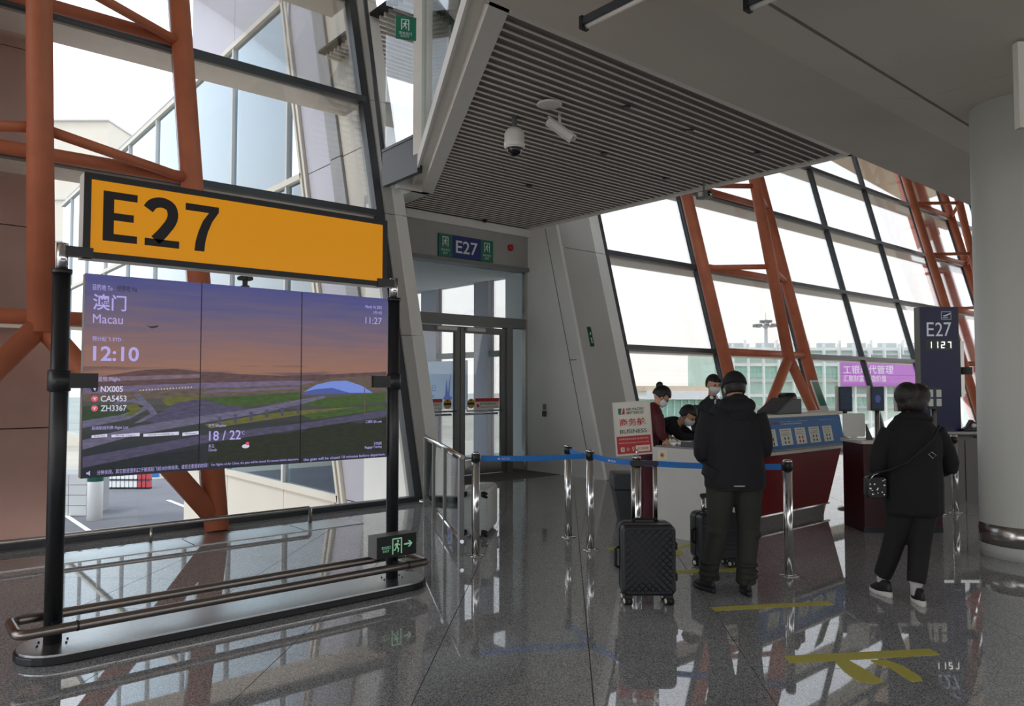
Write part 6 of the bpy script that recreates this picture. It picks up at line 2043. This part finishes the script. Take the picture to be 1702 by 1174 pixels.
# ------------------------------------------------------------------ second staff member leaning over the desk
st2 = person('masked staff member in dark uniform leaning low over the white counter', 1.72, 8.78, -YAW - PI / 2 - 0.5)
b = Body()
b.loft([((0, -0.10, 0.76), 0.16, 0.13), ((0, -0.08, 0.90), 0.155, 0.12), ((0, 0.0, 1.02), 0.15, 0.115), ((0, 0.10, 1.09), 0.165, 0.11), ((0, 0.18, 1.125), 0.14, 0.09), ((0, 0.23, 1.14), 0.075, 0.065)], 'jacket')
b.loft([((0, 0.20, 1.12), 0.046, 0.05), ((0, 0.30, 1.19), 0.044, 0.048)], 'skin')
for s, sh_, el, wr_ in ((1, (0.145, 0.17, 1.09), (0.20, 0.32, 0.99), (0.12, 0.53, 0.995)), (-1, (-0.145, 0.17, 1.09), (-0.19, 0.32, 0.99), (-0.05, 0.50, 0.995))):
    S_, E_, W_2 = Vector(sh_), Vector(el), Vector(wr_)
    b.loft([(S_, 0.055, 0.06), (S_.lerp(E_, 0.5), 0.054, 0.056), (E_, 0.047, 0.048), (W_2, 0.038, 0.036)], 'jacket', side=(0, 0, 1))
    b.hand(W_2 - (W_2 - E_).normalized() * 0.01, (W_2 - E_), (0, 0, 1), curl=0.35, side=s, k=0.92)
for s in (-1, 1):
    b.loft([((s * 0.08, -0.10, 0.80), 0.10, 0.12), ((s * 0.085, -0.06, 0.46), 0.078, 0.085), ((s * 0.085, -0.06, 0.10), 0.07, 0.08)], 'trouser')
M = HM((0, 0.335, 1.225), -0.15, 0.62)
b.head(M, 0.95)
b.finish(st2, {'jacket': 'cloth_dark', 'trouser': 'cloth_dark', 'skin': 'skin'}, 0.0075)
for s in (-1, 1):
    shoe(st2, (s * 0.085, -0.10, 0), 0.0, 'shoe_black', 'shoe_black', 0.24)
shell('hair', 'hair', st2, M, (0, -0.008, 0.012), (0.078, 0.100, 0.108), lambda d: d.z > 0.30 or (d.y < 0.15 and d.z > -0.4), thick=0.005)
mk = shell('mask', 'mask_white', st2, M, (0, 0.022, -0.04), (0.066, 0.085, 0.075), lambda d: d.y > 0.1 and d.z < 0.35, thick=0.003)
for s in (-1, 1):
    MB().tube([M @ Vector((s * 0.064, 0.03, -0.02)), M @ Vector((s * 0.076, 0.005, 0.0)), M @ Vector((s * 0.082, -0.012, 0.012))], 0.0016, 6).build('ear_loop', 'mask_white', mk)
    MB().ball(M @ Vector((s * 0.028, 0.082, 0.004)), 0.009, 8, 6).build('eye', 'eye_dark', st2)
# ------------------------------------------------------------------ man in a dark suit behind the counter
st3 = person('masked man in dark suit and pale shirt standing behind the counter by the glass', 2.50, 9.42, PI - YAW + 0.30)
b = Body()
b.loft([((0, 0, 0.74), 0.185, 0.135), ((0, 0, 0.90), 0.185, 0.135), ((0, 0, 1.08), 0.18, 0.125), ((0, 0.0, 1.24), 0.205, 0.125), ((0, 0.0, 1.34), 0.175, 0.10), ((0, 0.0, 1.40), 0.09, 0.075), ((0, 0.0, 1.425), 0.06, 0.06)], 'jacket')
b.loft([((0, 0.0, 1.38), 0.052, 0.056), ((0, 0.02, 1.50), 0.050, 0.054)], 'skin')
for s in (-1, 1):
    S_, E_, W_2 = Vector((s * 0.185, 0, 1.315)), Vector((s * 0.225, -0.02, 1.03)), Vector((s * 0.15, 0.17, 0.87))
    b.loft([(S_, 0.062, 0.068), (S_.lerp(E_, 0.5), 0.058, 0.062), (E_, 0.052, 0.054), (W_2, 0.042, 0.042)], 'jacket', side=(0, 1, 0))
    b.hand(W_2 - (W_2 - E_).normalized() * 0.01, (W_2 - E_), (0, 0.7, 0.7), curl=0.45, side=s)
    b.loft([((s * 0.09, 0, 0.80), 0.105, 0.115), ((s * 0.095, 0.01, 0.46), 0.08, 0.085), ((s * 0.095, -0.01, 0.09), 0.07, 0.078)], 'trouser')
M = HM((0, 0.035, 1.575), 0.0, 0.18)
b.head(M)
b.finish(st3, {'jacket': 'cloth_suit', 'trouser': 'cloth_dark', 'skin': 'skin'}, 0.0075)
for s in (-1, 1):
    shoe(st3, (s * 0.095, -0.04, 0), -s * 0.15)
shell('hair', 'hair', st3, M, (0, -0.006, 0.014), (0.082, 0.104, 0.112), lambda d: d.z > 0.30 or (d.y < 0.1 and d.z > -0.45), thick=0.008)
blob('fringe', 'hair', st3, [((-0.03, 0.078, 0.062), (0.035, 0.022, 0.026)), ((0.025, 0.08, 0.064), (0.038, 0.022, 0.024))], M, 0.006)
mk = shell('mask', 'mask_white', st3, M, (0, 0.022, -0.042), (0.068, 0.088, 0.078), lambda d: d.y > 0.1 and d.z < 0.35, thick=0.003)
for s in (-1, 1):
    MB().tube([M @ Vector((s * 0.066, 0.03, -0.02)), M @ Vector((s * 0.078, 0.005, 0.0)), M @ Vector((s * 0.085, -0.012, 0.012))], 0.0016, 6).build('ear_loop', 'mask_white', mk)
    MB().ball(M @ Vector((s * 0.029, 0.086, 0.006)), 0.010, 8, 6).build('eye', 'eye_dark', st3)
blob('shirt_collar', 'mask_white', st3, [((-0.035, 0.045, 1.405), (0.026, 0.03, 0.035)), ((0.035, 0.045, 1.405), (0.026, 0.03, 0.035)), ((0, 0.085, 1.33), (0.03, 0.025, 0.06))], None, 0.006)
MB().prism([(-0.016, 0.112, 1.38), (0.016, 0.112, 1.38), (0.022, 0.128, 1.20), (0, 0.13, 1.16), (-0.022, 0.128, 1.20)], (0, 0.006, 0)).build('tie', 'cloth_suit', st3)

# fuse the bodies
tmpb = []
for (bd, root, mm, vx, sm_it) in BODIES:
    me = bpy.data.meshes.new('figure')
    me.from_pydata([tuple(v) for v in bd.mb.v], [], bd.mb.f)
    bm = bmesh.new()
    bm.from_mesh(me)
    bmesh.ops.remove_doubles(bm, verts=bm.verts, dist=1e-6)
    bmesh.ops.recalc_face_normals(bm, faces=bm.faces)
    bm.to_mesh(me)
    bm.free()
    o = bpy.data.objects.new('figure', me)
    COL.objects.link(o)
    r = o.modifiers.new('fuse', 'REMESH')
    r.mode = 'VOXEL'
    r.voxel_size = vx
    r.use_smooth_shade = True
    sm2 = o.modifiers.new('relax', 'SMOOTH')
    sm2.factor = 0.5
    sm2.iterations = sm_it
    tmpb.append(o)
dg = bpy.context.evaluated_depsgraph_get()
dg.update()
for o, (bd, root, mm, vx, sm_it) in zip(tmpb, BODIES):
    nm = 'body'
    if isinstance(root, tuple):
        root, nm = root
    me = bpy.data.meshes.new_from_object(o.evaluated_get(dg))
    me.name = nm
    me.materials.clear()
    keys = list(mm.keys())
    for k in keys:
        me.materials.append(MATS[mm[k]])
    if len(keys) > 1:
        kd = kdtree.KDTree(len(bd.mb.v))
        for i, v in enumerate(bd.mb.v):
            kd.insert(v, i)
        kd.balance()
        for p in me.polygons:
            tg = bd.tags[kd.find(p.center)[1]]
            if bd.rule:
                tg = bd.rule(p.center, tg)
            p.material_index = keys.index(tg)
            p.use_smooth = True
    else:
        for p in me.polygons:
            p.use_smooth = True
    place(nm, me, root)
for o in tmpb:
    me = o.data
    bpy.data.objects.remove(o)
    bpy.data.meshes.remove(me)

# ------------------------------------------------------------------ turn the collected lettering into meshes
tmp = []
for (s, box, plane, m, parent, name, bold, thick) in TEXTS:
    cu = bpy.data.curves.new('glyphs', 'FONT')
    cu.body = s
    cu.size = 1.0
    cu.resolution_u = 3
    if bold:
        cu.offset = bold
    ob = bpy.data.objects.new('glyphs', cu)
    COL.objects.link(ob)
    tmp.append(ob)
dg = bpy.context.evaluated_depsgraph_get()
dg.update()
for ob, (s, box, plane, m, parent, name, bold, thick) in zip(tmp, TEXTS):
    me = bpy.data.meshes.new_from_object(ob.evaluated_get(dg))
    if not me.vertices:
        continue
    xs = [v.co.x for v in me.vertices]
    ys = [v.co.y for v in me.vertices]
    x0, x1, y0, y1 = min(xs), max(xs), min(ys), max(ys)
    sx = (box[2] - box[0]) / max(x1 - x0, 1e-6)
    sy = (box[3] - box[1]) / max(y1 - y0, 1e-6)
    pts = [plane_pt(plane, box[0] + (v.co.x - x0) * sx, box[1] + (v.co.y - y0) * sy, 0.0016 + thick) for v in me.vertices]
    fs = [tuple(p.vertices) for p in me.polygons]
    mb = MB().add(pts, fs)
    n = plane[1].cross(plane[2])
    bm = bmesh.new()
    vv = [bm.verts.new(p) for p in pts]
    for f in fs:
        try:
            bm.faces.new([vv[i] for i in f])
        except ValueError:
            pass
    ext = bmesh.ops.extrude_face_region(bm, geom=list(bm.faces))
    for g in ext['geom']:
        if isinstance(g, bmesh.types.BMVert):
            g.co -= n * (thick + 0.0004)
    off = sum((v.co for v in bm.verts), Vector()) / len(bm.verts)
    for v in bm.verts:
        v.co -= off
    bmesh.ops.recalc_face_normals(bm, faces=bm.faces)
    nm = bpy.data.meshes.new(name)
    bm.to_mesh(nm)
    bm.free()
    nm.materials.append(MATS[m])
    place(name, nm, parent, True, off)
    bpy.data.meshes.remove(me)
for ob in tmp:
    cu = ob.data
    bpy.data.objects.remove(ob)
    bpy.data.curves.remove(cu)
